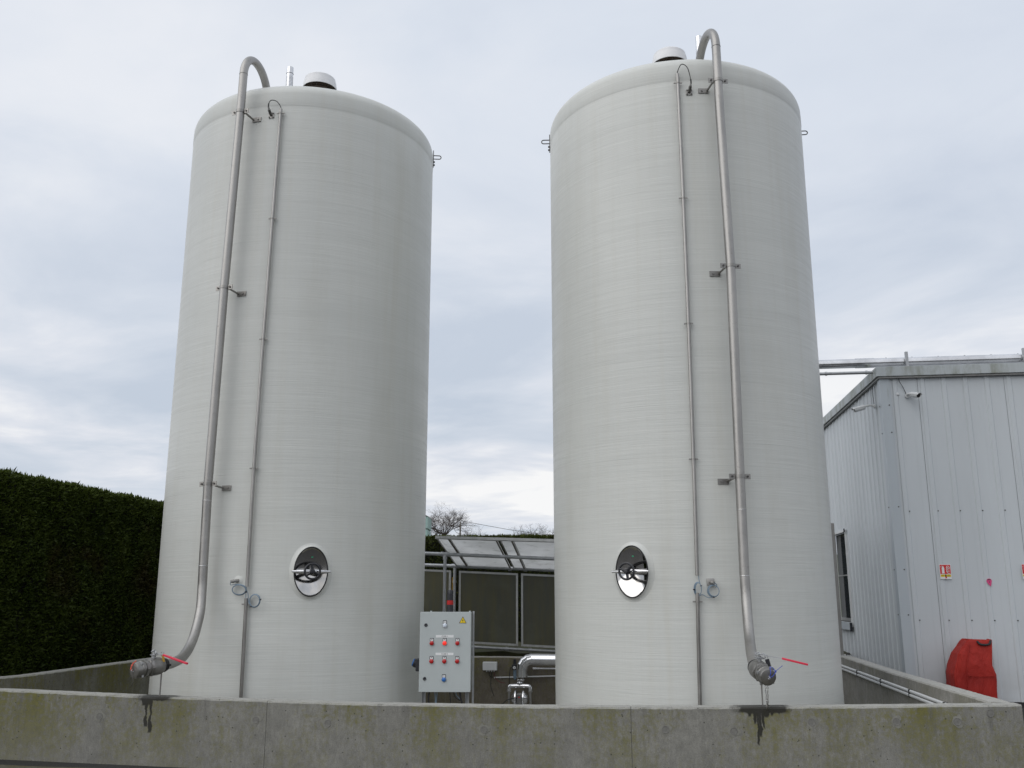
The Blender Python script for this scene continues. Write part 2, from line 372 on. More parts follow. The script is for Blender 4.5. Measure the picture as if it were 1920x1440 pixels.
M['canopy'] = canopy_mat()
M['glass'] = simple('dark_glass', (0.03,0.035,0.04), 0.06, 0, 0.05)
M['alu'] = simple('aluminium', (0.50,0.50,0.49), 0.42, 0.6, 0.12, 10)
M['alu_rust'] = simple('dirty_alu', (0.16,0.14,0.11), 0.6, 0.3, 0.3, 14)
def cloth_mat():
    k = NT('red_cover_cloth'); f = k.noise(sc=2.5, detail=5)
    c = k.mix(k.rng(f, 0.3, 0.7), (0.27,0.012,0.008), (0.40,0.022,0.012))
    return k.fin(c, 0.62, 0, k.bump(k.noise((5,5,2.2), detail=6, rough=0.6, dist=1.2), 0.05, 0.9), 0.3)
M['cloth'] = cloth_mat()
def ground_mat(name, a, b, moss, ms=1.0):
    k = NT(name); n1 = k.noise(sc=0.8, detail=6, rough=0.6); n2 = k.noise(sc=45, detail=4, rough=0.6)
    c = k.mix(k.rng(n1, 0.35, 0.65), a, b); c = k.mix(k.rng(n2, 0.35, 0.7, 0, 0.5), c, tuple(v*1.7 for v in b))
    c = k.mix(k.m('MULTIPLY', k.rng(k.noise(sc=2.2, detail=6, rough=0.7, loc=(4,2,0)), 0.42, 0.62), ms), c, moss)
    return k.fin(c, 0.88, 0, k.bump(n2, 0.008), 0.3)
M['asphalt'] = ground_mat('asphalt', (0.022,0.022,0.023), (0.032,0.032,0.033), (0.045,0.042,0.020), 0.25)
M['paving'] = ground_mat('mossy_paving', (0.07,0.067,0.05), (0.10,0.095,0.065), (0.075,0.066,0.016), 0.85)
M['soil'] = ground_mat('mossy_soil', (0.022,0.020,0.012), (0.035,0.032,0.016), (0.040,0.045,0.010), 0.9)
M['field'] = ground_mat('field_grass', (0.05,0.07,0.02), (0.06,0.08,0.03), (0.05,0.06,0.02))
def leaf_mat(name, a, b):
    k = NT(name); x, y, z = k.sep(); n_ = k.noise(sc=2.6, detail=3); m_ = k.noise(sc=28, detail=2)
    c = k.mix(k.rng(n_, 0.35, 0.65), a, b); c = k.mix(k.rng(m_, 0.45, 0.72, 0, 0.8), c, tuple(v*2.2 for v in b))
    br = k.noise(sc=1.1, detail=4, rough=0.6, loc=(5,2,8)); c = k.mix(k.rng(br, 0.54, 0.70, 0, 0.7), c, (0.040,0.026,0.010))
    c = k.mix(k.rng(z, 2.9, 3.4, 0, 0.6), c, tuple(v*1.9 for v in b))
    return k.fin(c, 0.6, 0, None, 0.15)
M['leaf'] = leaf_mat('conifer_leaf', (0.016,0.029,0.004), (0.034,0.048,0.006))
M['leaf_back'] = leaf_mat('conifer_leaf_pale', (0.018,0.028,0.006), (0.045,0.055,0.010))  # slightly paler green for the back hedge
M['hedge_dark'] = simple('hedge_core', (0.006,0.007,0.004), 0.9)  # near-black fill colour for the hedge core
M['bark'] = simple('bark', (0.055,0.042,0.036), 0.9, 0, 0.3)
M['pole'] = simple('weathered_wood', (0.10,0.085,0.07), 0.9, 0, 0.2)
M['teal'] = simple('pale_teal_sheet', (0.28,0.40,0.38), 0.6, 0, 0.05, 1)

# ------------------------------------------------------------------ setting frame
TH = 0.1317; CT, ST = math.cos(TH), math.sin(TH); WD = 9.347
def fw(t, n, z=0.0): return (t*CT + n*ST, WD - t*ST + n*CT, z)
def sheet(name, pts, z, mat, z0=None):
    me = MB().add([(x,y,z) for x,y in pts], [tuple(range(len(pts)))]).build(name, mat); me['kind'] = 'structure'; return me
_g = [(-1500,-1500),(1500,-1500),(1500,1500),(-1500,1500)]; _h = [fw(*p)[:2] for p in ((-6.55,0.1),(4.5,0.1),(4.62,7.8),(-6.55,7.8))]
me = MB().add([(x,y,0.0) for x, y in _g]+[(x,y,z) for (x, y), z in zip(_h, (0.035,-0.16,-0.02,0.0))], [(0,1,5,4),(1,2,6,5),(2,3,7,6),(3,0,4,7)]).build('ground', M['asphalt']); me['kind'] = 'structure'
def fwpoly(a): return [fw(t, n)[:2] for t, n in a]
pv = MB(); q = [(-6.5,-3.4),(4,-3.4)]; pz = lambda t: 0.043-0.01765*(t+6.55)
edge = [(t, -0.27-0.035*math.sin(t*1.7)-0.02*math.sin(t*5.1)-0.045*max(0,-t-3.5)) for t in np.linspace(4,-6.5,60)]
me = MB().add([(*fw(t,n)[:2],pz(t)) for t, n in q+edge], [tuple(range(2+len(edge)))]).build('pavement', M['paving']); me['kind'] = 'structure'
me = MB().add([(*fw(t,n)[:2],-0.30) for t, n in [(-6.6,0.05),(4.7,0.05),(4.8,7.9),(-6.6,7.9)]], [(0,1,2,3)]).build('floor_slab', M['slab']); me['kind'] = 'structure'
# bank behind the containment and a rise of ground far away
bk = MB(); nb = 40
rows = [(8.22,-0.02),(8.26,0.60),(9.5,0.66),(13.2,0.55),(14.2,0.0)]; vs = []; fs = []
for i, (n_, z_) in enumerate(rows):
    for j in range(nb):
        t_ = -6 + 10.9*j/(nb-1); w_ = 0.02*math.sin(t_*4.1+i)+0.015*math.sin(t_*9.7+i*2) if 0 < i < 4 else 0
        vs.append(fw(t_, n_, z_+w_))
for i in range(len(rows)-1):
    for j in range(nb-1): fs.append((i*nb+j, i*nb+j+1, (i+1)*nb+j+1, (i+1)*nb+j))
b_ = bk.add(vs, fs).build('bank', M['soil'], smooth=True); b_['kind'] = 'structure'
hl = MB(); vs = []; fs = []; nx, ny = 30, 16
for j in range(ny):
    for i in range(nx):
        x = -500 + 1000*i/(nx-1); y = 60 + 600*j/(ny-1)
        vs.append((x, y, -0.3 + 8.6*min(1, max(0, (y-60)/90))**1.2 + (0.6*math.sin(x*0.03+y*0.01) if y > 70 else 0)))
for j in range(ny-1):
    for i in range(nx-1): fs.append((j*nx+i, j*nx+i+1, (j+1)*nx+i+1, (j+1)*nx+i))
h_ = hl.add(vs, fs).build('hills', M['field'], smooth=True); h_['kind'] = 'structure'

# ------------------------------------------------------------------ concrete containment wall
WALL = thing('containment_wall', 'low concrete bund wall enclosing the two tanks, streaked with green algae', 'wall', fw(0,0), -TH)
def interp(x, P):
    for (a, za), (b, zb) in zip(P, P[1:]):
        if x <= b: return za + (zb-za)*max(0, (x-a))/(b-a)
    return P[-1][1]
TOPZ = [(-6.7,0.70),(-5.33,0.68),(-3.76,0.638),(-1.69,0.601),(0,0.597),(1.6,0.611),(3.15,0.643),(4.6,0.680)]
def wall_strip(name, A, B, thick, zt, mat, label=None, side=1, seed=0):
    """a cast wall from A to B (plan points in the wall frame); thickness to the left of A->B"""
    rn = random.Random(seed); A = Vector(A); B = Vector(B); d = (B-A); Ln = d.length; d.normalize(); nn = Vector((-d.y, d.x))*side
    n = max(8, int(Ln/0.07)); ch = 0.011; mb = MB(); vs = []; fs = []
    for i in range(n+1):
        s = Ln*i/n; p = A + d*s; z = zt(s/Ln); e = i in (0, n)
        j = lambda a: rn.uniform(-a, a)
        c1 = ch + abs(j(0.006)); c2 = ch + abs(j(0.006))
        prof = [(0,-0.32),(0+j(.0015),z*0.5),(0+j(.001),z-c1),(c1,z+j(.0015)),(thick*0.5,z+j(.002)),(thick-c2,z+j(.0015)),(thick,z-c2),(thick,z*0.5),(thick,-0.32)]
        for a, zz in prof: vs.append((*(p+nn*a), zz))
    m = 9
    for i in range(n):
        for k_ in range(m-1): fs.append((i*m+k_, (i+1)*m+k_, (i+1)*m+k_+1, i*m+k_+1))
    fs += [tuple(range(m)), tuple(n*m+k_ for k_ in range(m-1,-1,-1))]
    o = mb.add(vs, fs).build(name, mat, WALL, label=label); return o
J1, J2, JL, JR = -2.443, 1.127, -6.62, 4.60
for a, b, sd, lb in ((JL, J1-0.003, 1, 'front section of the wall with thin black drip stains'), (J1+0.003, J2-0.003, 2, 'middle front section of the wall in front of the control cabinet'), (J2+0.003, JR, 3, 'front section of the wall with a wide dark leak stain')):
    wall_strip('wall_section', (a,0), (b,0), 0.2, lambda u, a=a, b=b: interp(a+(b-a)*u, TOPZ), M['wall_front'], lb, 1, sd)
for jx in (J1, J2):
    MB().box((jx-0.004,0.005,-0.30),(jx+0.004,0.19,interp(jx,TOPZ)-0.012)).build('joint_filler', M['mortar'], WALL)
wall_strip('wall_section', (JR-0.001,0.202), (4.72,7.85), 0.2, lambda u: 0.678-0.035*min(1,u*2), M['wall_right'], 'right side section of the wall carrying the white conduits', 1, 4)
wall_strip('wall_section', (JL,6.67), (JL+0.0,0.202), 0.2, lambda u: 0.645+0.05*max(0,u-0.7)/0.3, M['wall_left'], 'left side section of the wall below the tall hedge', 1, 5)
wall_strip('wall_section', (2.2,6.67), (JL+0.203,6.67), 0.2, lambda u: 0.635, M['wall_back'], 'back section of the wall behind the pump', 1, 6)
wall_strip('wall_section', (2.203,7.85), (2.203,6.47), 0.2, lambda u: 0.635, M['wall_back'], None, -1, 7)
wall_strip('wall_section', (4.515,7.85), (2.406,7.85), 0.2, lambda u: 0.635, M['wall_back'], None, 1, 8)
hl_rng = random.Random(4)
for t_, z_ in [(-4.201,0.442),(-2.55,0.434),(-1.813,0.416),(-0.272,0.384),(1.444,0.415),(2.066,0.412),(2.768,0.503),(3.513,0.52),(4.037,0.529),(4.327,0.606)]:
    ph_ = hl_rng.uniform(0,6); poly = [((0.050+0.012*math.sin(2*a+ph_)+0.006*math.sin(5*a+ph_))*math.cos(a)+t_, (0.052+0.012*math.sin(3*a+ph_)+0.005*math.sin(7*a))*math.sin(a)+z_) for a in np.linspace(0,2*PI,33)[:-1]]
    sm = MB(); sm.m = Matrix(((1,0,0,0),(0,0,-1,0),(0,1,0,0),(0,0,0,1)))
    if z_ < 0.6: sm.prism(poly, -0.004, 0.0022); sm.build('mortar_smear', M['mortar_pale'], WALL)
    pl = MB(); pl.m = sm.m
    pl.lathe([(0,0.004),(0.026,0.004),(0.029,0.0055),(0.033,0.0055),(0.034,-0.002)], 20, (t_,z_,0)).build('tie_hole_plug', M['mortar'], WALL)

# ------------------------------------------------------------------ tanks
RT = 1.75
def cp(az, r, z): a = R_(az); return (r*math.sin(a), -r*math.cos(a), z)
def tf(az, r, z):     # frame on the shell: x = tangent to the right, y = up, z = outward
    a = R_(az); return frame(cp(az, r, z), (math.cos(a), math.sin(a), 0), (0,0,1), (math.sin(a), -math.cos(a), 0))
def make_tank(cx, cy, GZ, mat, cfg, label):
    T = thing('storage_tank', label, 'tank', (cx, cy, 0), 0, 'white fibreglass storage tanks')
    prof = [(RT, -0.30)] + [(RT, GZ*i/16) for i in range(1,16)] + [(RT, GZ-0.03),(RT-0.003, GZ-0.006),(RT-0.001, GZ+0.006),(RT+0.004, GZ+0.03),(RT+0.003, GZ+0.12)]
    kr = 0.21; zc = GZ+0.17
    for i in range(1, 13):
        a = R_(78*i/12); prof.append((RT+0.002-kr+kr*math.cos(a), zc+kr*math.sin(a)))
    r0, z0 = prof[-1]
    for i in range(1, 12): u = i/11; prof.append((r0*(1-u), z0+0.36*(1-(1-u)**1.6)))
    MB().lathe(prof, 160).build('shell', mat, T, smooth=True)
    # --- roof vent
    vz = GZ+0.14+kr+0.27; cvz = cfg['vent_z']
    V = MB().lathe([(0.255,cvz),(0.262,cvz+0.002),(0.262,cvz+0.012),(0.248,cvz+0.10),(0.243,cvz+0.125),(0.236,cvz+0.13),(0.232,cvz+0.17),(0.20,cvz+0.20),(0.11,cvz+0.222),(0.0,cvz+0.228)], 48)
    V.lathe([(0.255,cvz),(0.245,cvz+0.01),(0.235,cvz+0.12),(0.0,cvz+0.17)], 48); V = V.build('roof_vent', M['cap_white'], T, smooth=True)
    MB().lathe([(0.0,cvz+0.224),(0.012,cvz+0.224),(0.012,cvz+0.245),(0.0,cvz+0.25)], 10).build('finial', M['bolt'], V)
    cl = MB().lathe([(0.20,vz-0.3),(0.20,cvz-0.01),(0.235,cvz-0.01),(0.235,cvz+0.015),(0.19,cvz+0.015)], 40).build('collar', M['rust'], V, smooth=True)
    bb = MB()
    for i in range(16):
        a = 2*PI*i/16; bb.lathe([(0,cvz-0.022),(0.009,cvz-0.022),(0.009,cvz-0.01),(0,cvz-0.01)], 6, (0.218*math.cos(a),0.218*math.sin(a),0))
    bb.build('flange_bolts', M['bolt'], V, kind='stuff')
    # --- vent tube
    tx, ty, tz = cfg['tube']
    tb = MB().tube([(tx,ty,tz-0.75),(tx,ty,tz)], 0.048, 20, cap=False).tube([(tx,ty,tz),(tx,ty,tz-0.7)], 0.042, 20, cap=False).build('vent_tube', M['steel_bright'], T, smooth=True)
    if cfg['side'] < 0:
        g = MB()
        for i in range(9): g.ring((tx,ty,tz-0.16-0.022*i), 0.0485, 0.0012, seg=20, rseg=4)
        g.ring((tx,ty,tz-0.10), 0.0486, 0.004, seg=20, rseg=4); g.build('printed_band', M['cable_black'], tb, kind='stuff')
    # --- lifting lugs
    for az in cfg['lugs']:
        m_ = tf(az, RT-0.005, GZ+0.04+cfg['lug_up'])
        l = MB(); l.m = m_; l.cbox((0,-0.02,0.012),(0.05,0.26,0.012)); l = l.build('lifting_lug', M['bolt'], T)
        u = MB(); u.m = m_; pts = [(0,-0.02,0.01),(0,-0.02,0.10)]+[(0,-0.02+0.028*(1-math.cos(a)),0.10+0.028*math.sin(a)) for a in np.linspace(0.3,PI-0.3,7)]+[(0,0.036,0.10),(0,0.036,0.01)]
        u.tube(pts, 0.0075, 8).build('eye_rod', M['bolt'], l, smooth=True)
        for yy in (-0.07,-0.12):
            bo = MB(); bo.m = m_; bo.lathe([(0,0.035),(0.014,0.035),(0.014,0.016),(0,0.016)], 6, (0,yy,0)).build('bolt', M['bolt'], l)
    # --- oval manhole
    az, mz = cfg['manhole']; mf = tf(az, RT, mz); A, B = 0.195, 0.285
    sr = MB(); sr.m = mf; vs = []; fs = []; prof2 = [(1.0,0.033),(1.02,0.035),(1.045,0.028),(1.08,0.013),(1.13,0.005),(1.19,0.0015),(1.24,-0.002)]; ns = 64
    for s_, o_ in prof2:
        for i in range(ns):
            a = 2*PI*i/ns; x = (A+(s_-1)*A*1.2)*math.cos(a); y = (B+(s_-1)*A*1.2)*math.sin(a)
            vs.append((x, y, o_ - x*x/(2*RT)*(min(1,(s_-1)/0.3))))
    for i in range(len(prof2)-1):
        for j in range(ns): fs.append((i*ns+j, i*ns+(j+1)%ns, (i+1)*ns+(j+1)%ns, (i+1)*ns+j))
    MHB = sr.add(vs, fs).build('manhole', mat, T, smooth=True)
    dd = MB(); dd.m = mf; dp = [(0.0,0.004)]+[(s_, 0.004+0.028*s_**2.0) for s_ in (0.12,0.25,0.38,0.5,0.62,0.74,0.84,0.92,0.965)]+[(0.985,0.036)]
    dd.lathe([(r*1.0, z_) for r, z_ in dp], 64, sx=A, sy=B).build('door', M['mirror'], MHB, smooth=True)
    gk = MB(); gk.m = mf; gk.ring((0,0,0.034), 1.0, 0.0075, (0,0,1), A*1.0, B*1.0, 72, 8, ux=(1,0,0)).build('gasket', M['rubber'], MHB, smooth=True)
    cb = MB(); cb.m = mf
    cb.tube([(-0.228,0,0.075),(-0.222,0,0.08),(-0.12,0,0.095),(-0.05,0,0.105),(0.05,0,0.105),(0.12,0,0.095),(0.222,0,0.08),(0.228,0,0.075)], [0.006,0.013,0.020,0.026,0.026,0.020,0.013,0.006], 12)
    cb.build('crossbar', M['steel_bright'], MHB, smooth=True)
    hw = MB(); hw.m = mf; hw.ring((0,0,0.175), 0.088, 0.0125, (0,0,1), seg=40, rseg=10)
    for kk in range(3):
        a = R_(cfg['wheel'] + 120*kk); hw.tube([(0,0,0.165),(0.088*math.cos(a),0.088*math.sin(a),0.175)], [0.020,0.014], 8)
    hw.lathe([(0,0.205),(0.024,0.203),(0.030,0.19),(0.030,0.12),(0.018,0.10)], 20); hw.build('hand_wheel', M['black'], MHB, smooth=True)
    st = MB(); st.m = mf; yy = 0.17; o_ = 0.004+0.028*(yy/B)**2.0
    st.cbox((0.01,yy,o_+0.004),(0.022,0.014,0.001)); st.build('door_sticker', M['green_print'], MHB)
    # --- fill pipe
    fp = MB(); P = [(cp(a_, 1.94, z_)) for z_, a_ in cfg['pipe']]
    top = Vector(P[-1]); bd = Vector((*cfg['arch'][0], 0)).normalized(); rb = cfg['arch'][1]
    arch = [top + bd*(rb-rb*math.cos(a)) + Vector((0,0,rb*math.sin(a))) for a in np.linspace(0,PI,22)][1:]
    down = arch[-1] + Vector((0,0,-0.45)); low = [Vector(p)-Vector((cx,cy,0)) for p in cfg['bend']]
    body = spline(low + [Vector(P[0])], 7)[:-1]
    full = body + [Vector(p) for p in P] + arch + [down]
    F = fp.tube(full, 0.053, 28).build('fill_pipe', M['steel'], T, smooth=True)
    MB().ring(tuple(top), 0.0535, 0.003, seg=28, rseg=6).build('weld_ring', M['steel_dark'], F)
    for z_ in cfg['welds']:
        a_ = interp(z_, cfg['pipe']) if z_ > cfg['pipe'][0][0] else cfg['pipe'][0][1]
        MB().ring(cp(a_, 1.94, z_), 0.0535, 0.0028, seg=28, rseg=6).build('weld_ring', M['steel_bright'], F)
    sgn = cfg['side']
    for z_ in cfg['clamps']:
        a_ = interp(z_, cfg['pipe']); c_ = MB(); m_ = tf(a_, 1.94, z_); c_.m = m_
        c_.lathe([(0.054,-0.018),(0.0585,-0.018),(0.0585,0.018),(0.054,0.018),(0.054,-0.018)], 28)
        c_.v = []; c_.f = []
        # strap: vertical-axis ring in the shell frame (axis = y)
        s2 = MB(); s2.m = m_ @ Matrix(((1,0,0,0),(0,0,1,0),(0,-1,0,0),(0,0,0,1)))
        s2.lathe([(0.0535,-0.019),(0.0585,-0.019),(0.0585,0.019),(0.0535,0.019),(0.0535,-0.019)], 28)
        s2.m = m_
        for sx in (-1,1): s2.box((0.055,-0.029,-0.005) if sx > 0 else (-0.122,-0.029,-0.005), (0.122,0.029,0.004) if sx > 0 else (-0.055,0.029,0.004))
        C = s2.build('pipe_clamp', M['steel_dark'], F)
        C.parent = T; C.name = 'pipe_clamp'
        for sx in (-1,1):
            bl = MB(); bl.m = m_; bl.lathe([(0,0.017),(0.012,0.017),(0.012,0.003),(0,0.003)], 6, (sx*0.088,0,0)).build('bolt', M['bolt'], C)
        # stand-off arm and base plate on the shell, a little lower and to one side
        ar = MB(); off = -sgn*0.125; dz = -0.035; da = math.degrees(off/RT)
        pm = tf(a_+da, RT-0.002, z_+dz); ar.m = pm
        ar.cbox((0,0,0.008),(0.125,0.062,0.012))
        ar.lathe([(0,0.026),(0.013,0.026),(0.013,0.01),(0,0.01)], 6, (-sgn*0.02,0,0)); ar.m = Matrix.Identity(4)
        p0 = pm @ Vector((sgn*0.045,0,0.008)); p1 = m_ @ Vector((-sgn*0.058,-0.012,-0.006))
        ar.tube([p0, (p0+p1)/2, p1], 0.013, 6)
        ar.build('bracket', M['steel_dark'], F)
    # --- valve assembly at the low end
    ax = (low[0]-low[1]).normalized() if cfg.get('vax') is None else Vector(cfg['vax']).normalized()
    up = Vector((0,0,1)); up = (up-ax*up.dot(ax)).normalized(); sd = ax.cross(up)
    p0 = low[0]; vm = frame(p0, sd, up, ax)       # z runs out towards the cap
    b = MB(); b.m = vm
    b.lathe([(0.0,-0.02),(0.060,-0.02),(0.072,0.0),(0.082,0.02),(0.088,0.05),(0.088,0.13),(0.082,0.155),(0.074,0.165),(0.074,0.19),(0.070,0.20),(0.070,0.25)], 32)
    b.lathe([(0.088,0.138),(0.093,0.14),(0.093,0.162),(0.078,0.168)], 6); b.lathe([(0.071,0.19),(0.084,0.192),(0.084,0.214),(0.071,0.218)], 8)
    V = b.build('ball_valve', M['cast'], T, smooth=True)
    g = MB(); g.m = vm; g.ring((0,0,-0.022), 0.063, 0.010, (0,0,1), seg=28).ring((0,0,-0.045), 0.058, 0.006, (0,0,1), seg=28)
    g.cbox((-0.078,0.0,-0.035),(0.03,0.02,0.02)); g.build('coupling_ring', M['rubber'], V, smooth=True)
    g = MB(); g.m = vm; g.lathe([(0.0,0.325),(0.050,0.325),(0.072,0.318),(0.079,0.305),(0.079,0.262),(0.084,0.258),(0.084,0.244),(0.07,0.24)], 32); g.build('end_cap', M['cast'], V, smooth=True)
    for a in (0.4, 2.3, 3.9, 5.3):
        g = MB(); g.m = vm; g.cbox((0.086*math.cos(a),0.086*math.sin(a),0.268),(0.022,0.022,0.018)).build('cap_lug', M['galv'], V)
    g = MB(); g.m = vm; g.ring((0,0,0.335), 0.014, 0.004, (1,0,0.2), seg=14, rseg=6).build('cap_ring', M['galv'], V, smooth=True)
    g = MB(); g.m = vm; g.lathe([(0,0)], 3) if False else None
    g.tube([(0,0.08,0.09),(0,0.125,0.09)], 0.020, 12).tube([(0,0.125,0.09),(0,0.150,0.09)], 0.012, 8)
    g.ring((-0.030,0.135,0.10), 0.022, 0.006, (0.3,0.2,1), seg=16, rseg=6).ring((0.02,0.155,0.085), 0.018, 0.006, (0.5,1,0.2), seg=16, rseg=6)
    g.cbox((0.0,0.118,0.09),(0.075,0.008,0.045)); g.build('valve_stem', M['galv'], V, smooth=True)
    h0, h1 = [Vector(p)-Vector((cx,cy,0)) for p in cfg['handle']]; s0 = vm @ Vector((0,0.142,0.09)); hm = h0
    def bar(mb, a, b_, w, t):
        d = (b_-a).normalized(); s = d.cross(Vector((0,0,1))).normalized(); u = s.cross(d)
        q = [a-s*w-u*t, a+s*w-u*t, a+s*w+u*t, a-s*w+u*t, b_-s*w-u*t, b_+s*w-u*t, b_+s*w+u*t, b_-s*w+u*t]
        mb.add(q, [(0,3,2,1),(4,5,6,7),(0,1,5,4),(1,2,6,5),(2,3,7,6),(3,0,4,7)]); return mb
    bar(MB(), s0, hm, 0.012, 0.004).build('handle', M['galv'], V)
    bar(MB(), hm-(h1-hm).normalized()*0.004, h1, 0.013, 0.009).build('handle_sleeve', M['red_plastic'], V, bevel=0.004, smooth=True)
    # support rod down to the wall top
    rx, ry, rz0, rz1 = cfg['rod']; MB().tube([(rx-cx,ry-cy,rz0),(rx-cx,ry-cy,rz1)], 0.0075, 10).build('support_rod', M['steel_dark'], V, smooth=True)
    # chain
    if cfg['chain']:
        ch = MB(); a = vm @ Vector((0,-0.079,0.300)); b2 = vm @ Vector((-0.035,-0.080,0.14)); nlk = 22
        for i in range(nlk):
            u = (i+0.5)/nlk; p = a.lerp(b2, u) + Vector((0,0,-0.22*(1-(2*u-1)**2))); tn = ((b2-a)/nlk + Vector((0,0,-0.235*(-4*(2*u-1))/nlk))).normalized()
            ax2 = tn.orthogonal().normalized()
            if i % 2: ax2 = tn.cross(ax2)
            ch.ring(p, 1.0, 0.0022, tuple(ax2), 0.0145, 0.007, 10, 5, ux=tuple(tn))
        ch.build('chain', M['steel_dark'], V, smooth=True, kind='stuff')
    else:
        ch = MB(); a = vm @ Vector((0.01,-0.04,0.33)); ch.tube(spline([a, a+Vector((0.02,-0.02,-0.07)), a+Vector((-0.01,0,-0.12)), a+Vector((0.02,0,-0.07))],5), 0.0018, 6).build('chain', M['bolt'], V, smooth=True)
    # --- slim cable conduit
    cr = 1.795
    def cond(zs): return [cp(interp(z_, cfg['conduit']), cr, z_) for z_ in zs]
    CD = MB().tube(cond(np.linspace(cfg['cz'][1], cfg['cz'][0], 12)), 0.0205, 14).build('cable_conduit', M['steel'], T, smooth=True)
    MB().tube(cond(np.linspace(-0.28, cfg['cz'][2], 5)), 0.0205, 14).build('cable_conduit', M['steel_dark'], T, smooth=True)
    for z_ in cfg['clips']:
        a_ = interp(z_, cfg['conduit']); m_ = tf(a_, cr, z_); s2 = MB(); s2.m = m_ @ Matrix(((1,0,0,0),(0,0,1,0),(0,-1,0,0),(0,0,0,1)))
        s2.lathe([(0.0208,-0.009),(0.025,-0.009),(0.025,0.009),(0.0208,0.009),(0.0208,-0.009)], 16); s2.m = m_
        s2.box((-0.052,-0.008,-0.008),(-0.022,0.008,0.002)); s2.box((0.022,-0.008,-0.008),(0.052,0.008,0.002)); s2.tube([(0,0,-0.025),(0,0,-0.045)], 0.006, 6)
        s2.lathe([(0,0.008),(0.006,0.008),(0.006,0.002),(0,0.002)], 6, (0.04,0,0)); s2.lathe([(0,0.008),(0.006,0.008),(0.006,0.002),(0,0.002)], 6, (-0.04,0,0))
        s2.build('conduit_clip', M['steel_dark'], T)
    # --- top level sensor
    az_, z_ = cfg['sensor_top']; m_ = tf(az_, RT, z_); s2 = MB(); s2.m = m_; s2.cbox((0,0,0.006),(0.075,0.075,0.010)); S = s2.build('level_sensor', M['steel_dark'], T, bevel=0.004)
    for u, v in ((-.026,-.026),(.026,-.026),(-.026,.026),(.026,.026)):
        bo = MB(); bo.m = m_; bo.lathe([(0,0.02),(0.009,0.02),(0.009,0.01),(0,0.01)], 6, (u,v,0)).build('bolt', M['bolt'], S)
    g = MB(); g.m = m_; g.tube([(0,0,0.01),(-sgn*-0.012,0.05,0.06)], 0.020, 12); g.tube([(sgn*0.012,0.05,0.06),(sgn*0.016,0.085,0.075)], [0.014,0.010], 10); g.build('sensor_head', M['cast'], S, smooth=True)
    ctop = Vector(cp(interp(cfg['cz'][0], cfg['conduit']), cr, cfg['cz'][0])); sh = m_ @ Vector((sgn*0.016,0.085,0.075))
    ck = cfg.get('loop', 1.0)
    cpath = spline([sh-Vector((0,0,0.02)), sh+Vector((sgn*0.0,0,0.05)), sh.lerp(ctop,0.25)+Vector((0,-0.03,0.16*ck)), sh.lerp(ctop,0.7)+Vector((0,-0.03,0.15*ck)), ctop+Vector((0,-0.0,0.02)), ctop-Vector((0,0,0.06))], 7)
    MB().tube(cpath, 0.0055, 8).build('sensor_cable', M['cable_black'], S, smooth=True)
    MB().tube(cpath[1:8], 0.0095, 8).build('cable_boot', M['cable_black'], S, smooth=True)
    # --- lower sensor with spare cable coils
    az_, z_ = cfg['sensor_low']; m_ = tf(az_, RT, z_); s2 = MB(); s2.m = m_
    if sgn > 0: s2.cbox((0,0,0.010),(0.080,0.080,0.014)); S = s2.build('level_sensor', M['steel'], T, bevel=0.006, smooth=True)
    else:
        s2.lathe([(0.060,-0.001),(0.045,0.004),(0.030,0.009),(0.0,0.010)], 28); S = s2.build('level_sensor', mat, T, smooth=True)
    g = MB(); g.m = m_
    e = (0.030,-0.010,0.085) if sgn > 0 else (-0.055,-0.012,0.085)
    g.tube([(0.0,0.0,0.01),(e[0]*0.5,e[1]*0.5,0.055),e], [0.020,0.017,0.014], 12); g.ring(tuple(Vector(e)*0.7), 0.018, 0.004, (0.4,0,1), seg=16); g.build('sensor_head', M['steel'], S, smooth=True)
    lp = MB(); lp.m = m_
    for (ucx, ucy, ru, rv, ph) in cfg['coils']:
        for q_ in range(3):
            pts = [(ucx+(ru-0.004*q_)*math.cos(a)+0.003*q_, ucy+(rv-0.004*q_)*math.sin(a), 0.040+0.010*q_+0.012*math.sin(a+ph)) for a in np.linspace(0,2*PI,25)]
            lp.tube(pts, 0.0042, 6, cap=False)
    for pts in cfg['runs']: lp.tube(spline([tuple(p) for p in pts], 6), 0.0042, 6)
    lp.build('spare_cable', M['cable_blue'], S, smooth=True)
    for u, v in cfg['ties']:
        tw = MB(); tw.m = m_; tw.cbox((u,v,0.048),(0.018,0.014,0.034)).build('cable_tie', M['black'], S)
    return T, V, vm
bendL = [(-3.590,9.93,0.935),(-3.555,10.15,0.945),(-3.535,10.42,1.00),(-3.556,10.74,1.165),(-3.580,10.98,1.44),(-3.605,11.07,1.70)]
bendR = [(2.315,9.20,0.965),(2.340,9.36,0.982),(2.395,9.66,1.060),(2.455,9.95,1.205),(2.497,10.16,1.44),(2.512,10.235,1.62)]
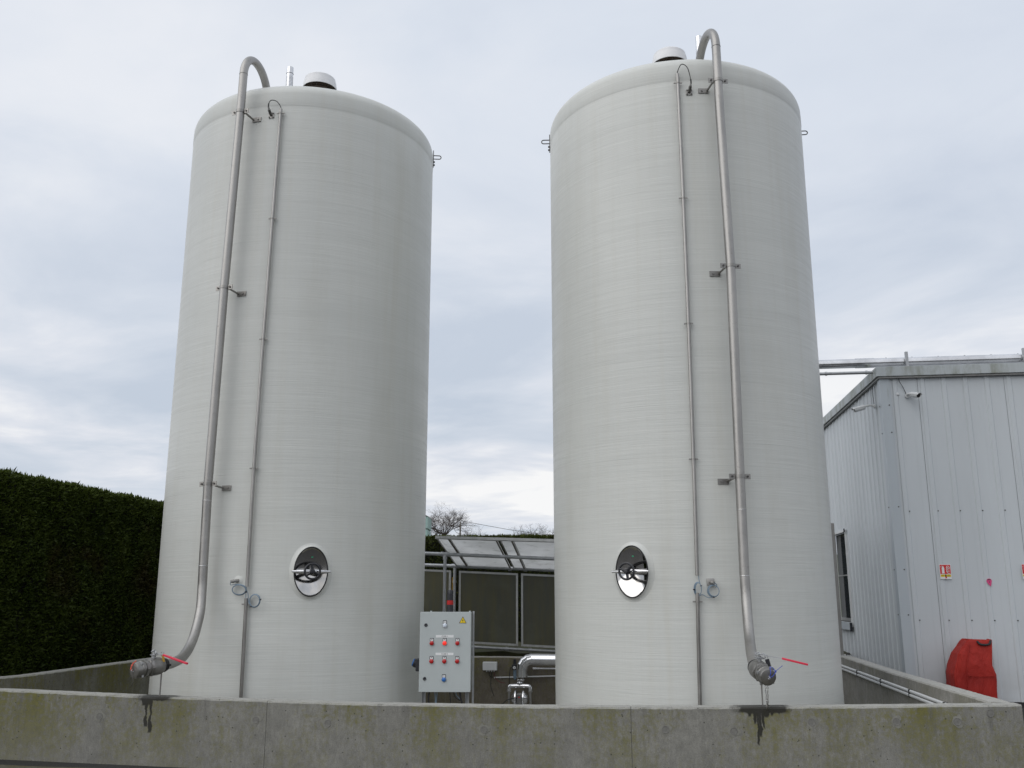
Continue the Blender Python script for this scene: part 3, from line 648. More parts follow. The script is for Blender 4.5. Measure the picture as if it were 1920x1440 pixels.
TL, VL, vmL = make_tank(-2.9474, 12.9069, 7.93, M['tank1'], dict(side=-1, loop=0.55, vent_z=9.175, tube=(-0.285,-0.70,9.13), lugs=(95,-95), lug_up=0.16, manhole=(18.6,1.905), wheel=95,
    pipe=[(1.95,-20.1),(2.93,-20.6),(5.38,-19.7),(7.79,-18.0),(8.33,-17.8)], arch=((0.17,0.98),0.37), bend=bendL, vax=(-0.56,-0.82,-0.10), welds=[2.73,1.97], clamps=[7.79,5.385,2.93],
    handle=[(-3.525,9.78,1.045),(-3.225,9.62,0.972)], rod=(-3.59,9.94,0.92,0.63), chain=False,
    conduit=[(0.0,-4.4),(1.55,-4.75),(3.1,-5.0),(4.73,-4.35),(6.3,-3.6),(7.9,-2.8)], cz=(7.86,1.73,1.60), clips=[7.80,6.325,4.73,3.12,1.53],
    sensor_top=(-7.3,7.795), sensor_low=(-8.9,1.80), coils=[(0.035,-0.105,0.092,0.062,0.5),(0.235,-0.23,0.072,0.076,2.0)],
    runs=[[(-0.055,-0.012,0.085),(-0.06,-0.05,0.07),(0.0,-0.042,0.05),(0.10,-0.075,0.045),(0.145,-0.15,0.04),(0.16,-0.24,0.045),(0.20,-0.295,0.045)],[(0.128,0.0,0.05),(0.124,-0.08,0.045),(0.122,-0.16,0.045),(0.124,-0.2,0.045)]], ties=[(0.303,-0.215),(0.195,-0.298),(0.125,-0.13)]),
    'tall white fibreglass tank nearest the hedge, its pipe sweeping down to a red-handled valve')
TR, VR, vmR = make_tank(2.2967, 12.1842, 7.875, M['tank2'], dict(side=1, vent_z=9.14, tube=(0.375,-0.30,9.42), lugs=(-92.6,84), lug_up=0.06, manhole=(-32.1,1.893), wheel=40,
    pipe=[(1.85,6.4),(2.91,6.65),(5.37,7.4),(7.42,6.5),(8.22,6.4)], arch=((-0.10,0.99),0.36), bend=bendR, vax=(0.10,-0.98,-0.20), welds=[2.55,1.84], clamps=[7.76,5.375,2.915],
    handle=[(2.515,9.0,1.062),(2.735,8.95,1.010)], rod=(2.352,9.17,0.92,0.61), chain=True,
    conduit=[(0.0,-9.7),(1.5,-8.8),(1.84,-8.5),(3.1,-8.05),(4.7,-7.7),(6.3,-7.65),(7.95,-7.8)], cz=(7.945,1.845,1.66), clips=[7.82,6.29,4.72,3.13,1.565],
    sensor_top=(-3.4,7.705), sensor_low=(-3.9,1.775), coils=[(-0.145,-0.075,0.040,0.074,0.5),(0.022,-0.095,0.062,0.066,2.0)],
    runs=[[(0.030,-0.010,0.085),(0.06,-0.03,0.07),(0.05,-0.06,0.05)],[(-0.132,0.08,0.045),(-0.125,0.02,0.045),(-0.108,-0.05,0.045)],[(-0.125,-0.145,0.045),(-0.09,-0.135,0.045),(-0.04,-0.165,0.045),(0.02,-0.162,0.045)]], ties=[(-0.186,-0.08),(-0.108,-0.04),(0.022,-0.162)]),
    'tall white fibreglass tank beside the metal clad building, a chain hanging from its valve')
# padlocks and seals hang on the valves
def padlock(T, vm, p, mat, label, cyl=False):
    P = thing('padlock', label, 'padlock', T.location + (vm @ Vector(p)), 0)
    MB().tube(spline([(-0.012,0,-0.03),(-0.013,0,0.0),(-0.008,0,0.014),(0.008,0,0.014),(0.013,0,0.0),(0.012,0,-0.03)],4), 0.0035, 8).build('shackle', M['galv'], P, smooth=True)
    b = MB(); b.m = Matrix.Rotation(R_(-14), 4, 'Y')
    if cyl: b.tube([(0,0,-0.024),(0,0,-0.092)], 0.020, 14)
    else: b.cbox((0,0,-0.052),(0.022,0.014,0.072))
    b.build('lock_body', mat, P, bevel=0.003)
padlock(TL, vmL, (-0.055,0.125,0.03), M['brass'], 'narrow brass padlock hanging on the valve with the orange seal')
padlock(TR, vmR, (-0.055,0.135,0.115), M['black'], 'black combination padlock hanging on the valve with the blue seal', True)
def seal(T, vm, mat, knot_mat, label, flip):
    S = thing('security_seal', label, 'seal', T.location + (vm @ Vector((0,0,0.335))), 0)
    Q = vm.to_3x3()
    def w(p): return Q @ Vector(p)
    k1 = w((0.085*flip,0.055,-0.02))
    MB().tube(spline([w((0,0,0.004)), w((0.03*flip,0.02,0.02)), w((0.07*flip,0.045,0.0)), k1],5), 0.0032, 6).tube(spline([w((0,0,0.004)), w((0.012*flip,0.05,0.012)), w((0.03*flip,0.088,-0.04)), w((0.06*flip,0.08,-0.04)), k1],5), 0.0032, 6).build('strap', mat, S, smooth=True)
    b = MB(); b.m = Matrix.Translation(k1); b.cbox((0,0,0),(0.016,0.012,0.020)); b.build('seal_head', knot_mat, S, bevel=0.003)
    MB().tube([k1, k1+w((0.085*flip,0.02,0.0))+Vector((0,0,0.03 if flip < 0 else 0.0))], 0.0028, 6).build('tail', mat, S)
seal(TL, vmL, M['orange_strip'], M['orange_strip'], 'orange plastic security seal looped on the left valve cap', 0.15)
seal(TR, vmR, M['blue_strip'], M['blue_strip'], 'blue plastic security seal looped on the right valve cap', -0.8)

# ------------------------------------------------------------------ control cabinet
CAB = thing('control_cabinet', 'light grey electrical control cabinet on steel legs with red indicator lamps', 'cabinet', (-0.815,11.75,0), R_(-1.5))
cw, z0, z1, cd = 0.625, 0.492, 1.432, 0.27
bd = MB().box((-cw/2+0.005,0.030,z0+0.004),(cw/2-0.005,cd,z1-0.004)).build('enclosure_body', M['grey_paint'], CAB, bevel=0.006)
dr = MB().box((-cw/2,0.0,z0),(cw/2,0.026,z1)).build('door', M['grey_paint'], CAB, bevel=0.006, bseg=3)
XZ = Matrix(((1,0,0,0),(0,0,-1,0),(0,1,0,0),(0,0,0,1)))   # local (x, y) -> (x, z), +z -> towards the viewer
def cx_(px): return -cw/2 + cw*(px-112)/(865-112)
def cz_(py): return z1 - (z1-z0)*(py-130)/(1285-130)
for px, py in ((200,322),(196,1095)):
    l = MB(); l.m = XZ; l.lathe([(0,0.007),(0.010,0.007),(0.014,0.010),(0.020,0.008),(0.021,-0.001)], 20, (cx_(px),cz_(py),0)); l.build('door_lock', M['black'], dr, smooth=True)
def button(px, py, mat, label):
    x, z = cx_(px), cz_(py); B_ = MB(); B_.m = XZ
    B_.cbox((x,z+0.012,0.003),(0.046,0.080,0.006)); B_ = B_.build('indicator_lamp', M['black'], CAB, bevel=0.004, label=label)
    p = MB(); p.m = XZ; p.cbox((x,z+0.031,0.0065),(0.034,0.026,0.003)); p.build('name_plate', M['white'], B_)
    p = MB(); p.m = XZ; p.cbox((x,z+0.033,0.0085),(0.014,0.010,0.0008)); p.build('plate_mark', M['cast'], B_)
    r = MB(); r.m = XZ; r.lathe([(0.028,0.002),(0.028,0.011),(0.025,0.013)], 24, (x,z-0.008,0)); r.build('bezel', M['galv'], B_, smooth=True)
    c = MB(); c.m = XZ; c.lathe([(0.026,0.008),(0.026,0.017),(0.021,0.023),(0.012,0.027),(0,0.028)], 24, (x,z-0.008,0)); c.build('lens', mat, B_, smooth=True)
button(481,318, M['lamp_white'], 'white lamp at the top of the door')
for py in (575,835):
    for px in (292,481,669):
        lit = (py == 575 and px == 481); button(px, py, M['lamp_lit'] if lit else M['lamp_red'], 'lit red lamp' if lit else None)
button(478,1095, M['lamp_blue'], 'blue push button at the bottom of the door')
def text(s, size, mat, name, parent, M_, depth=0.0006):
    c = bpy.data.curves.new(name, 'FONT'); c.body = s; c.size = size; c.align_x = 'CENTER'; c.align_y = 'CENTER'; c.extrude = depth; c.resolution_u = 2
    o = bpy.data.objects.new(name, c); COL.objects.link(o); bpy.context.view_layer.update()
    me = bpy.data.meshes.new_from_object(o); bpy.data.objects.remove(o); me.transform(M_); me.materials.append(mat)
    r = bpy.data.objects.new(name, me); COL.objects.link(r); r.parent = parent; return r
for py, s in ((486,'CUVE 1'),(741,'CUVE 2')):
    p = MB(); p.m = XZ; x, z = cx_(481), cz_(py); p.cbox((x,z,0.0015),(0.218,0.030,0.003)); p = p.build('label_strip', M['white'], CAB)
    text(s, 0.024, M['dark_print'], 'lettering', p, XZ @ Matrix.Translation((x,z,0.0036)))
wx, wz = cx_(745), cz_(256)
p = MB(); p.m = XZ; p.prism([(wx-0.046,wz-0.032),(wx+0.046,wz-0.032),(wx,wz+0.050)], 0.0, 0.0015); WS = p.build('warning_sign', M['dark_print'], CAB)
p = MB(); p.m = XZ; p.prism([(wx-0.037,wz-0.027),(wx+0.037,wz-0.027),(wx,wz+0.039)], 0.001, 0.0025); p.build('yellow_face', M['yellow'], WS)
p = MB(); p.m = XZ; p.prism([(wx+0.004,wz+0.022),(wx-0.010,wz-0.004),(wx-0.001,wz-0.002),(wx-0.006,wz-0.022),(wx+0.010,wz+0.006),(wx+0.001,wz+0.004)], 0.002, 0.0034); p.build('lightning_bolt', M['dark_print'], WS)
for x0 in (-cw/2+0.045, cw/2-0.05):
    l = MB(); l.box((x0-0.02,0.16,0.0),(x0+0.022,0.163,1.0)); l.box((x0-0.02,0.163,0.0),(x0-0.017,0.20,0.49)); l.box((x0+0.019,0.163,0.0),(x0+0.022,0.20,0.49)); l.v = []; l.f = []
    l.box((x0-0.022,0.15,-0.3),(x0-0.018,0.19,z0+0.002)); l.box((x0+0.018,0.15,-0.3),(x0+0.022,0.19,z0+0.002)); l.box((x0-0.018,0.186,-0.3),(x0+0.018,0.19,z0+0.002))
    l.build('leg', M['galv'], CAB)
l = MB(); l.box((cw/2+0.004,0.235,-0.3),(cw/2+0.026,0.275,z1+0.004)); l.build('rear_post', M['galv'], CAB)
for x0 in (-0.2,0.285): MB().tube([(x0,0.2,z1-0.003),(x0,0.2,z1+0.010)], 0.012, 10).build('lifting_plug', M['grey_paint'], CAB)
for pts, r, mt in (([(-0.19,0.12,0.50),(-0.205,0.12,0.42),(-0.19,0.12,0.32),(-0.13,0.14,0.15)],0.010,'cable_black'),([(-0.13,0.12,0.50),(-0.12,0.12,0.36),(-0.14,0.12,0.2)],0.006,'cable_blue'),([(-0.10,0.13,0.50),(-0.11,0.13,0.36),(-0.11,0.13,0.2)],0.006,'cable_blue'),
                   ([(0.05,0.12,0.50),(0.065,0.12,0.38),(0.06,0.12,0.2)],0.005,'cable_black'),([(0.09,0.14,0.50),(0.12,0.14,0.42),(0.18,0.14,0.38)],0.005,'cable_black'),([(0.12,0.13,0.50),(0.14,0.13,0.44),(0.19,0.13,0.39)],0.006,'cable_blue'),([(0.175,0.12,0.50),(0.19,0.12,0.40),(0.20,0.12,0.34),(0.16,0.14,0.15)],0.012,'cable_black')):
    MB().tube(spline(pts,6), r, 8).build('cable', M[mt], CAB, smooth=True)
# power socket on the left flank
sk = MB(); sk.box((-cw/2-0.055,0.075,cz_(1000)),(-cw/2+0.006,0.20,cz_(815))).build('power_socket', M['black'], CAB, bevel=0.012)
SK = [o for o in COL.objects if o.name.startswith('power_socket')][0]
q = MB(); q.m = frame((-cw/2-0.05,0.135,cz_(890)), (0,1,0), (0.35,0,1), (-1,0,0.35)); q.lathe([(0.045,-0.03),(0.052,0.0),(0.052,0.03),(0.047,0.036)], 24); q.lathe([(0,0.034),(0.047,0.034)], 24); q.build('socket_collar', M['black'], SK, smooth=True)
q = MB(); q.m = frame((-cw/2-0.05,0.135,cz_(890)), (0,1,0), (0.35,0,1), (-1,0,0.35)); q.lathe([(0,0.048),(0.040,0.048),(0.047,0.042),(0.047,0.032)], 24); q.build('socket_lid', M['lamp_blue'], SK, smooth=True)
# stack light
bx = cx_(540); SLT = MB().lathe([(0,z1-0.002),(0.040,z1-0.002),(0.040,z1+0.085),(0,z1+0.085)], 28, (bx,0.12,0)).build('signal_tower', M['black'], CAB, smooth=True)
MB().lathe([(0.036,z1+0.082),(0.041,z1+0.086),(0.041,z1+0.135),(0.036,z1+0.138)], 28, (bx,0.12,0)).build('red_lens', M['lamp_red'], SLT, smooth=True)
MB().lathe([(0.036,z1+0.133),(0.040,z1+0.138),(0.040,z1+0.155),(0.037,z1+0.158),(0.037,z1+0.163),(0.040,z1+0.166),(0.040,z1+0.20),(0.037,z1+0.203),(0.037,z1+0.207),(0.040,z1+0.21),(0.040,z1+0.245),(0.034,z1+0.262),(0,z1+0.264)], 28, (bx,0.12,0)).build('sounder', M['black'], SLT, smooth=True)

# ------------------------------------------------------------------ things on the back wall
BF = 6.47
def wthing(name, label, cat, t, n, z=0.0): return thing(name, label, cat, fw(t,n,z), -TH)
J = wthing('junction_box', 'small grey junction box on the back wall with cables hanging below', 'junction box', -1.213, BF, 0.425)
MB().box((-0.118,-0.075,0.0),(0.118,-0.003,0.135)).build('box_body', M['white_plastic'], J, bevel=0.008)
MB().box((-0.116,-0.098,0.003),(0.116,-0.0775,0.132)).build('lid', M['white_plastic'], J, bevel=0.008)
for i in range(4): MB().tube([(-0.055+0.04*i,-0.045,0.002),(-0.055+0.04*i,-0.045,-0.022)], 0.011, 10).build('cable_gland', M['white_plastic'], J)
for pts, mt in (([(-0.015,-0.045,-0.02),(-0.015,-0.045,-0.07),(0.01,-0.04,-0.10),(0.05,-0.03,-0.105)],'cable_black'),([(0.025,-0.045,-0.02),(0.018,-0.05,-0.12),(0.02,-0.08,-0.25),(0.08,-0.12,-0.40)],'cable_black'),([(0.065,-0.045,-0.02),(0.07,-0.04,-0.07),(0.09,-0.03,-0.12),(0.16,-0.06,-0.175),(0.25,-0.10,-0.19)],'cable_red')):
    MB().tube(spline(pts,6), 0.0055, 6).build('cable', M[mt], J, smooth=True)
C2 = MB(); a, b = Vector((0,0,0)), Vector((1.05,0,0.035)); C2.tube([a,b], 0.011, 10)
for u in (0.0,0.09,0.36): C2.tube([a.lerp(b,u), a.lerp(b,u+0.012)], 0.015, 10)
C2 = C2.build('wall_conduit', M['white_plastic'], smooth=True); C2.location = fw(-1.15,BF-0.018,0.312); C2.rotation_euler = (0,0,-TH)
tag(C2, 'thin grey conduit running along the back wall behind the pump', 'conduit')
Rg = wthing('air_regulator', 'black air filter regulator with round gauge beside the shiny elbow', 'regulator', -0.80, BF, 0.29)
MB().box((-0.045,-0.105,0.15),(0.035,-0.02,0.235)).build('regulator_body', M['black'], Rg, bevel=0.006)
MB().tube([(-0.005,-0.06,0.235),(-0.005,-0.06,0.315)], [0.024,0.022], 16).build('knob', M['black'], Rg, smooth=True)
MB().tube([(0.0,-0.06,0.15),(0.0,-0.06,0.03),(0.0,-0.06,0.0)], [0.027,0.027,0.015], 16).build('filter_bowl', M['cable_blue'], Rg, smooth=True)
g = MB(); g.m = XZ; g.lathe([(0,0.116),(0.020,0.116),(0.024,0.112),(0.024,0.104)], 24, (-0.003,0.185,0)); g = g.build('gauge', M['white_plastic'], Rg, smooth=True)
g2 = MB(); g2.m = XZ; g2.lathe([(0,0.118),(0.007,0.118),(0.007,0.1155)], 16, (-0.003,0.185,0)); g2.build('dial_hub', M['black'], g)
MB().tube(spline([(-0.045,-0.06,0.185),(-0.07,-0.06,0.18),(-0.085,-0.06,0.13),(-0.09,-0.07,0.0),(-0.09,-0.07,-0.12)],6), 0.0055, 6).build('air_hose', M['cable_black'], Rg, smooth=True)
# insulated pipe with segmented elbow
IP = wthing('insulated_pipe', 'shiny metal clad insulated pipe with a segmented elbow over the pump', 'pipe', -0.655, 6.17, 0.35)
r_ = 0.092; R0 = 0.155
MB().tube([(0,0,0.0),(0,0,0.115)], r_, 28).build('vertical_jacket', M['steel_bright'], IP, smooth=True)
for i in range(4):
    a0, a1 = PI/2*i/4, PI/2*(i+1)/4
    P = lambda a, r=R0: Vector((R0-R0*math.cos(a),0,0.115+R0*math.sin(a)))
    c0, c1 = P(a0), P(a1)
    def rg(c, a): d = Vector((math.sin(a),0,math.cos(a))); u = Vector((math.cos(a),0,-math.sin(a))); return [c+u*math.cos(b)*r_+Vector((0,1,0))*math.sin(b)*r_ for b in np.linspace(0,2*PI,29)[:-1]]
    A_, B_ = rg(c0,a0), rg(c1,a1); s = MB().add(A_+B_, [(k_,(k_+1)%28,28+(k_+1)%28,28+k_) for k_ in range(28)]); s.tube([c0-Vector((math.sin(a0),0,math.cos(a0)))*0.004, c0+Vector((math.sin(a0),0,math.cos(a0)))*0.006], r_+0.0025, 28, cap=False)
    s.build('elbow_segment', M['steel_bright'], IP, smooth=True)
MB().tube([(R0,0,0.27),(1.7,0,0.27)], r_, 32).build('horizontal_jacket', M['steel_bright'], IP, smooth=True)
MB().tube([(0,0,-0.09),(0,0,0.004)], 0.030, 16).build('inner_pipe', M['steel_dark'], IP, smooth=True)
MB().ring((0,0,-0.045), 0.040, 0.009, seg=20).tube([(-0.035,-0.02,-0.045),(-0.075,-0.035,-0.04)], 0.006, 8).ring((-0.06,-0.05,-0.045), 0.013, 0.004, (0,1,0), seg=12).build('clamp_ring', M['steel_bright'], IP, smooth=True)
AP = MB().tube([(0,0,0),(1.2,0,0.0)], 0.013, 12).tube([(-0.02,0,0),(0.04,0,0)], 0.019, 12).tube([(0.05,0,0),(0.08,0,0)], 0.017, 12).build('air_pipe', M['steel_bright'], smooth=True)
AP.location = fw(-0.475,6.30,0.472); AP.rotation_euler = (0,0,-TH); tag(AP, 'slim shiny pipe under the insulated pipe, beside its elbow', 'pipe')
# diaphragm pump
PU = wthing('diaphragm_pump', 'polished steel double diaphragm pump standing under the insulated elbow', 'pump', -0.655, 5.86, -0.085)
mf = MB(); mf.tube(spline([(-0.165,0,0.24),(-0.168,0,0.285),(-0.150,0,0.318),(-0.10,0,0.325),(0.10,0,0.325),(0.150,0,0.318),(0.168,0,0.285),(0.165,0,0.24)],5), 0.031, 16); mf.tube([(0.0,0,0.32),(0.0,0,0.40)], 0.030, 16).ring((0,0,0.375), 0.038, 0.010, seg=20); mf.build('manifold', M['steel_bright'], PU, smooth=True)
for s in (-1,1):
    MB().tube([(s*0.168,0,0.245),(s*0.168,0,-0.15)], 0.020, 14).tube([(s*0.168,0,0.255),(s*0.168,0,0.235)], 0.034, 14).tube([(s*0.168,0,-0.13),(s*0.168,0,-0.16)], 0.034, 14).build('side_tube', M['steel'], PU, smooth=True)
    ch = MB(); ch.m = frame((s*0.050,0,0.14), (0,1,0), (0,0,s), (s,0,0)); ch.lathe([(0.112,0.0),(0.118,0.008),(0.118,0.018),(0.104,0.030),(0.075,0.062),(0.045,0.082),(0.0,0.088)], 36); ch = ch.build('fluid_chamber', M['steel_bright'], PU, smooth=True)
    bn = MB(); bn.m = frame((s*0.062,0,0.14), (0,1,0), (0,0,1), (1,0,0)); bn.lathe([(0.117,-0.014),(0.128,-0.010),(0.128,0.010),(0.117,0.014)], 36); bn.build('clamp_band', M['steel_bright'], ch, smooth=True)
    MB().tube([(s*0.062,-0.125,0.10),(s*0.062,-0.140,0.07),(s*0.10,-0.13,0.055)], 0.006, 8).build('band_bolt', M['steel_bright'], ch, smooth=True)
MB().tube([(-0.168,0,-0.165),(0.168,0,-0.165)], 0.03, 14).box((-0.2,-0.09,-0.214),(0.2,0.09,-0.19)).build('base_manifold', M['steel'], PU, smooth=True)
MB().box((-0.048,-0.085,0.06),(0.048,0.085,0.22)).build('centre_block', M['cast'], PU, bevel=0.012)
MB().cbox((0,-0.088,0.165),(0.030,0.004,0.016)).build('maker_plate', M['red'], PU)
MB().tube(spline([(-0.03,-0.09,0.15),(-0.12,-0.13,0.145),(-0.20,-0.14,0.115),(-0.29,-0.12,0.03),(-0.34,-0.1,-0.0)],6), 0.007, 8).build('air_hose', M['cable_black'], PU, smooth=True)

# ------------------------------------------------------------------ framed dark panels, rails and raised flaps behind the wall
EN = wthing('panel_enclosure', 'row of dark algae stained panels in metal frames with raised translucent flaps', 'enclosure', 0, 0)
NP = 8.2
SK_ = -0.045         # the whole assembly falls slightly to the right
def zt_(t): return 2.07 + SK_*(t+2.1)
def zb_(t): return 0.77 + SK_*(t+2.1)
edges = [(-6.0,-4.2),(-4.13,-2.24),(-2.085,-0.975),(-0.915,0.2),(0.26,1.4),(1.46,2.6)]
for a, b in edges:
    g = 0.034
    P = MB().add([(a+g,NP,zb_(a)+g),(b-g,NP,zb_(b)+g),(b-g,NP,zt_(b)-g),(a+g,NP,zt_(a)-g),(a+g,NP+0.006,zb_(a)+g),(b-g,NP+0.006,zb_(b)+g),(b-g,NP+0.006,zt_(b)-g),(a+g,NP+0.006,zt_(a)-g)],
                 [(0,1,2,3),(7,6,5,4),(0,4,5,1),(1,5,6,2),(2,6,7,3),(3,7,4,0)]).build('panel', M['dark_panel'], EN)
    def bar(x0,z00,x1,z01,w=0.036,vert=False):
        if vert: v = [(x0,NP-0.012,z00),(x0+w,NP-0.012,z00),(x0+w,NP-0.012,z01),(x0,NP-0.012,z01)]
        else: v = [(x0,NP-0.0125,z00),(x1,NP-0.0125,z01),(x1,NP-0.0125,z01+w),(x0,NP-0.0125,z00+w)]
        q = v+[(x,y+0.03,z) for x,y,z in v]
        MB().add(q, [(0,1,2,3),(7,6,5,4),(0,4,5,1),(1,5,6,2),(2,6,7,3),(3,7,4,0)]).build('frame_bar', M['alu'], EN)
    bar(a, zb_(a), b, zb_(b)); bar(a, zt_(a)-0.036, b, zt_(b)-0.036)
    bar(a, zb_(a)+0.037, 0, zt_(a)-0.037, vert=True); bar(b-0.036, zb_(b)+0.037, 0, zt_(b)-0.037, vert=True)
def rail(pts, r, name='rail', mt='galv'): return MB().tube(pts, r, 14).build(name, M[mt], EN, smooth=True)
rail([(-6.0,NP-0.05,2.29),(-2.16,NP-0.05,2.155),(2.6,NP-0.05,2.155+SK_*4.7)], 0.031)
rail([(-6.0,NP-0.05,0.87),(-2.16,NP-0.05,0.715),(2.6,NP-0.05,0.715+SK_*4.7)], 0.026)
for t_ in (-2.16,):
    rail([(t_,NP-0.05,0.0),(t_,NP-0.05,2.15)], 0.028, 'upright')
    MB().tube([(t_,NP-0.05,1.85),(t_,NP-0.05,1.89)], 0.037, 14).build('fitting', M['galv'], EN, smooth=True); MB().tube([(t_-0.06,NP-0.05,2.157),(t_+0.09,NP-0.05,2.15)], 0.039, 14).build('fitting', M['galv'], EN, smooth=True)
    rail([(t_-0.045,NP-0.03,1.95),(t_-0.045,NP-0.03,0.7)], 0.009, 'copper_line', 'brass')
for t_, z_ in ((-1.12,2.10),(-0.83,2.09)):
    MB().tube([(t_-0.03,NP-0.05,z_),(t_+0.03,NP-0.05,z_)], 0.040, 14).build('fitting', M['galv'], EN, smooth=True)
for t_ in (-1.17,-0.75):
    z_ = 0.715+SK_*(t_+2.16); MB().tube([(t_-0.03,NP-0.05,z_),(t_+0.03,NP-0.05,z_)], 0.036, 14).build('fitting', M['galv'], EN, smooth=True)
HR = 6.75
def zh(t): return 2.315 + SK_*(t+2.07)
rail([(-6.0,HR,zh(-6)),(2.6,HR,zh(2.6))], 0.030, 'handrail'); 
for t_ in (-2.06,-5.0,1.6):
    rail([(t_,HR,0.0),(t_,HR,zh(t_))], 0.028, 'upright')
    MB().tube([(t_-0.07,HR,zh(t_-0.07)),(t_+0.07,HR,zh(t_+0.07))], 0.040, 14).tube([(t_,HR,zh(t_)-0.09),(t_,HR,zh(t_))], 0.037, 14).build('fitting', M['galv'], EN, smooth=True)
# flaps
def zf(t): return 2.575 + SK_*0.8*(t+2.12)
def fpt(t, u, dz=0.0): return (t, NP-0.03+(6.36-NP+0.03)*u, (zt_(t)+0.09)*(1-u)+zf(t)*u+dz)
for a, b in ((-2.13,-1.10),(-1.05,0.10),(0.15,1.3)):
    v = [fpt(a,0.0),fpt(b,0.0),fpt(b,1),fpt(a,1)]; v += [(x,y,z+0.012) for x,y,z in v]
    F_ = MB().add(v, [(3,2,1,0),(4,5,6,7),(0,1,5,4),(1,2,6,5),(2,3,7,6),(3,0,4,7)]).build('flap_sheet', M['canopy'], EN)
    for t_, w, mt in ((a,0.022,'alu'),(a+0.19,0.022,'alu_rust'),(a+0.225,0.014,'alu'),(b-0.022,0.022,'alu_rust')):
        v = [fpt(t_,0.0,-0.022),fpt(t_+w,0.0,-0.022),fpt(t_+w,0.995,-0.022),fpt(t_,0.995,-0.022)]; v += [(x,y,z+0.019) for x,y,z in v]
        MB().add(v, [(3,2,1,0),(4,5,6,7),(0,1,5,4),(1,2,6,5),(2,3,7,6),(3,0,4,7)]).build('flap_batten', M[mt], EN)
v = [fpt(-2.15,1.0,-0.025),fpt(1.3,1.0,-0.025),fpt(1.3,1.016,-0.02),fpt(-2.15,1.016,-0.02)]; v += [(x,y,z+0.045) for x,y,z in v]
MB().add(v, [(3,2,1,0),(4,5,6,7),(0,1,5,4),(1,2,6,5),(2,3,7,6),(3,0,4,7)]).build('flap_edge', M['alu'], EN)

# ------------------------------------------------------------------ metal clad building
BT, BN, BH = 5.29, 6.3, 5.12
BL = wthing('clad_building', 'tall pale grey building clad in ribbed metal sheet, right of the tanks', 'building', BT, BN)
def clad(name, x0, width, z0_, z1_, ribs, side, mat, label=None):
    """ribbed sheet; side 'front' runs along +x facing -y, 'side' runs along +y facing -x"""
    P = [(0, 0.0)]; pitch = width/ribs
    for i in range(ribs):
        c = pitch*(i+0.22 if side == 'front' else i+0.3)
        P += [(c-0.045,0.0),(c-0.030,-0.014 if side=='front' else -0.015),(c+0.030,-0.014 if side=='front' else -0.015),(c+0.045,0.0)]
        for q_ in (0.36,0.64): m_ = c+pitch*q_; 
    P.append((width,0.0)); P = [(x, y) for x, y in P if 0 <= x <= width]
    vs = []; th = 0.004
    for z_ in (z0_, z1_):
        for x, y in P: vs.append((x0+x, y, z_) if side == 'front' else (y, x0+x, z_))
        for x, y in P: vs.append((x0+x, y+th, z_) if side == 'front' else (y+th, x0+x, z_))
    n = len(P); fs = []
    for i in range(n-1):
        fs += [(i,i+1,2*n+i+1,2*n+i),(n+i,3*n+i,3*n+i+1,n+i+1)]
    fs += [(0,2*n,3*n,n),(n-1,2*n-1,4*n-1,3*n-1)]
    return MB().add(vs, fs).build(name, mat, BL, label=label)
pw = 1.335
xs = [0.10, 0.56]; 
while xs[-1] < 7: xs.append(xs[-1]+pw)
for a, b in zip(xs, xs[1:]):
    clad('cladding_sheet', a+0.003, b-a-0.006, 0.06, BH-0.01, max(1, round((b-a)/(pw/4))), 'front', M['clad_front'])
ys = [0.10, 1.21, 2.32, 3.46, 4.79, 6.13, 7.46, 8.8]
WN = (3.50, 4.75)      # window opening along the side face
WZ = (1.13, 2.86)
for a, b in zip(ys, ys[1:]):
    if a < WN[1]-0.02 and b > WN[0]+0.02 and True:
        clad('cladding_sheet', a+0.003, b-a-0.006, WZ[1]+0.012, BH-0.01, 4, 'side', M['clad_side']); clad('cladding_sheet', a+0.003, b-a-0.006, 0.06, WZ[0]-0.02, 4, 'side', M['clad_side'])
    else: clad('cladding_sheet', a+0.003, b-a-0.006, 0.06, BH-0.01, 4, 'side', M['clad_side'])
MB().box((0.012,0.012,0.0),(7.6,9.5,BH-0.03)).v
core = MB(); core.box((0.09,0.03,-0.02),(7.3,0.035,BH)); core.box((0.03,0.09,-0.02),(0.035,WN[0],BH)); core.box((0.03,WN[1],-0.02),(0.035,9.4,BH)); core.box((0.03,WN[0],-0.02),(0.035,WN[1],WZ[0])); core.box((0.03,WN[0],WZ[1]),(0.035,WN[1],BH))
core.build('wall_lining', M['cast'], BL)
fl = MB(); fl.add([(-0.034,0.13,0.05),(-0.034,-0.030,0.05),(0.12,-0.030,0.05),(-0.034,0.13,BH-0.01),(-0.034,-0.030,BH-0.01),(0.12,-0.030,BH-0.01),(-0.030,0.13,0.05),(-0.030,-0.026,0.05),(0.12,-0.026,0.05),(-0.030,0.13,BH-0.01),(-0.030,-0.026,BH-0.01),(0.12,-0.026,BH-0.01)],
    [(0,1,4,3),(1,2,5,4),(6,9,10,7),(7,10,11,8),(0,3,9,6),(2,8,11,5),(3,4,10,9),(4,5,11,10)]); fl.build('corner_flashing', M['flash'], BL)
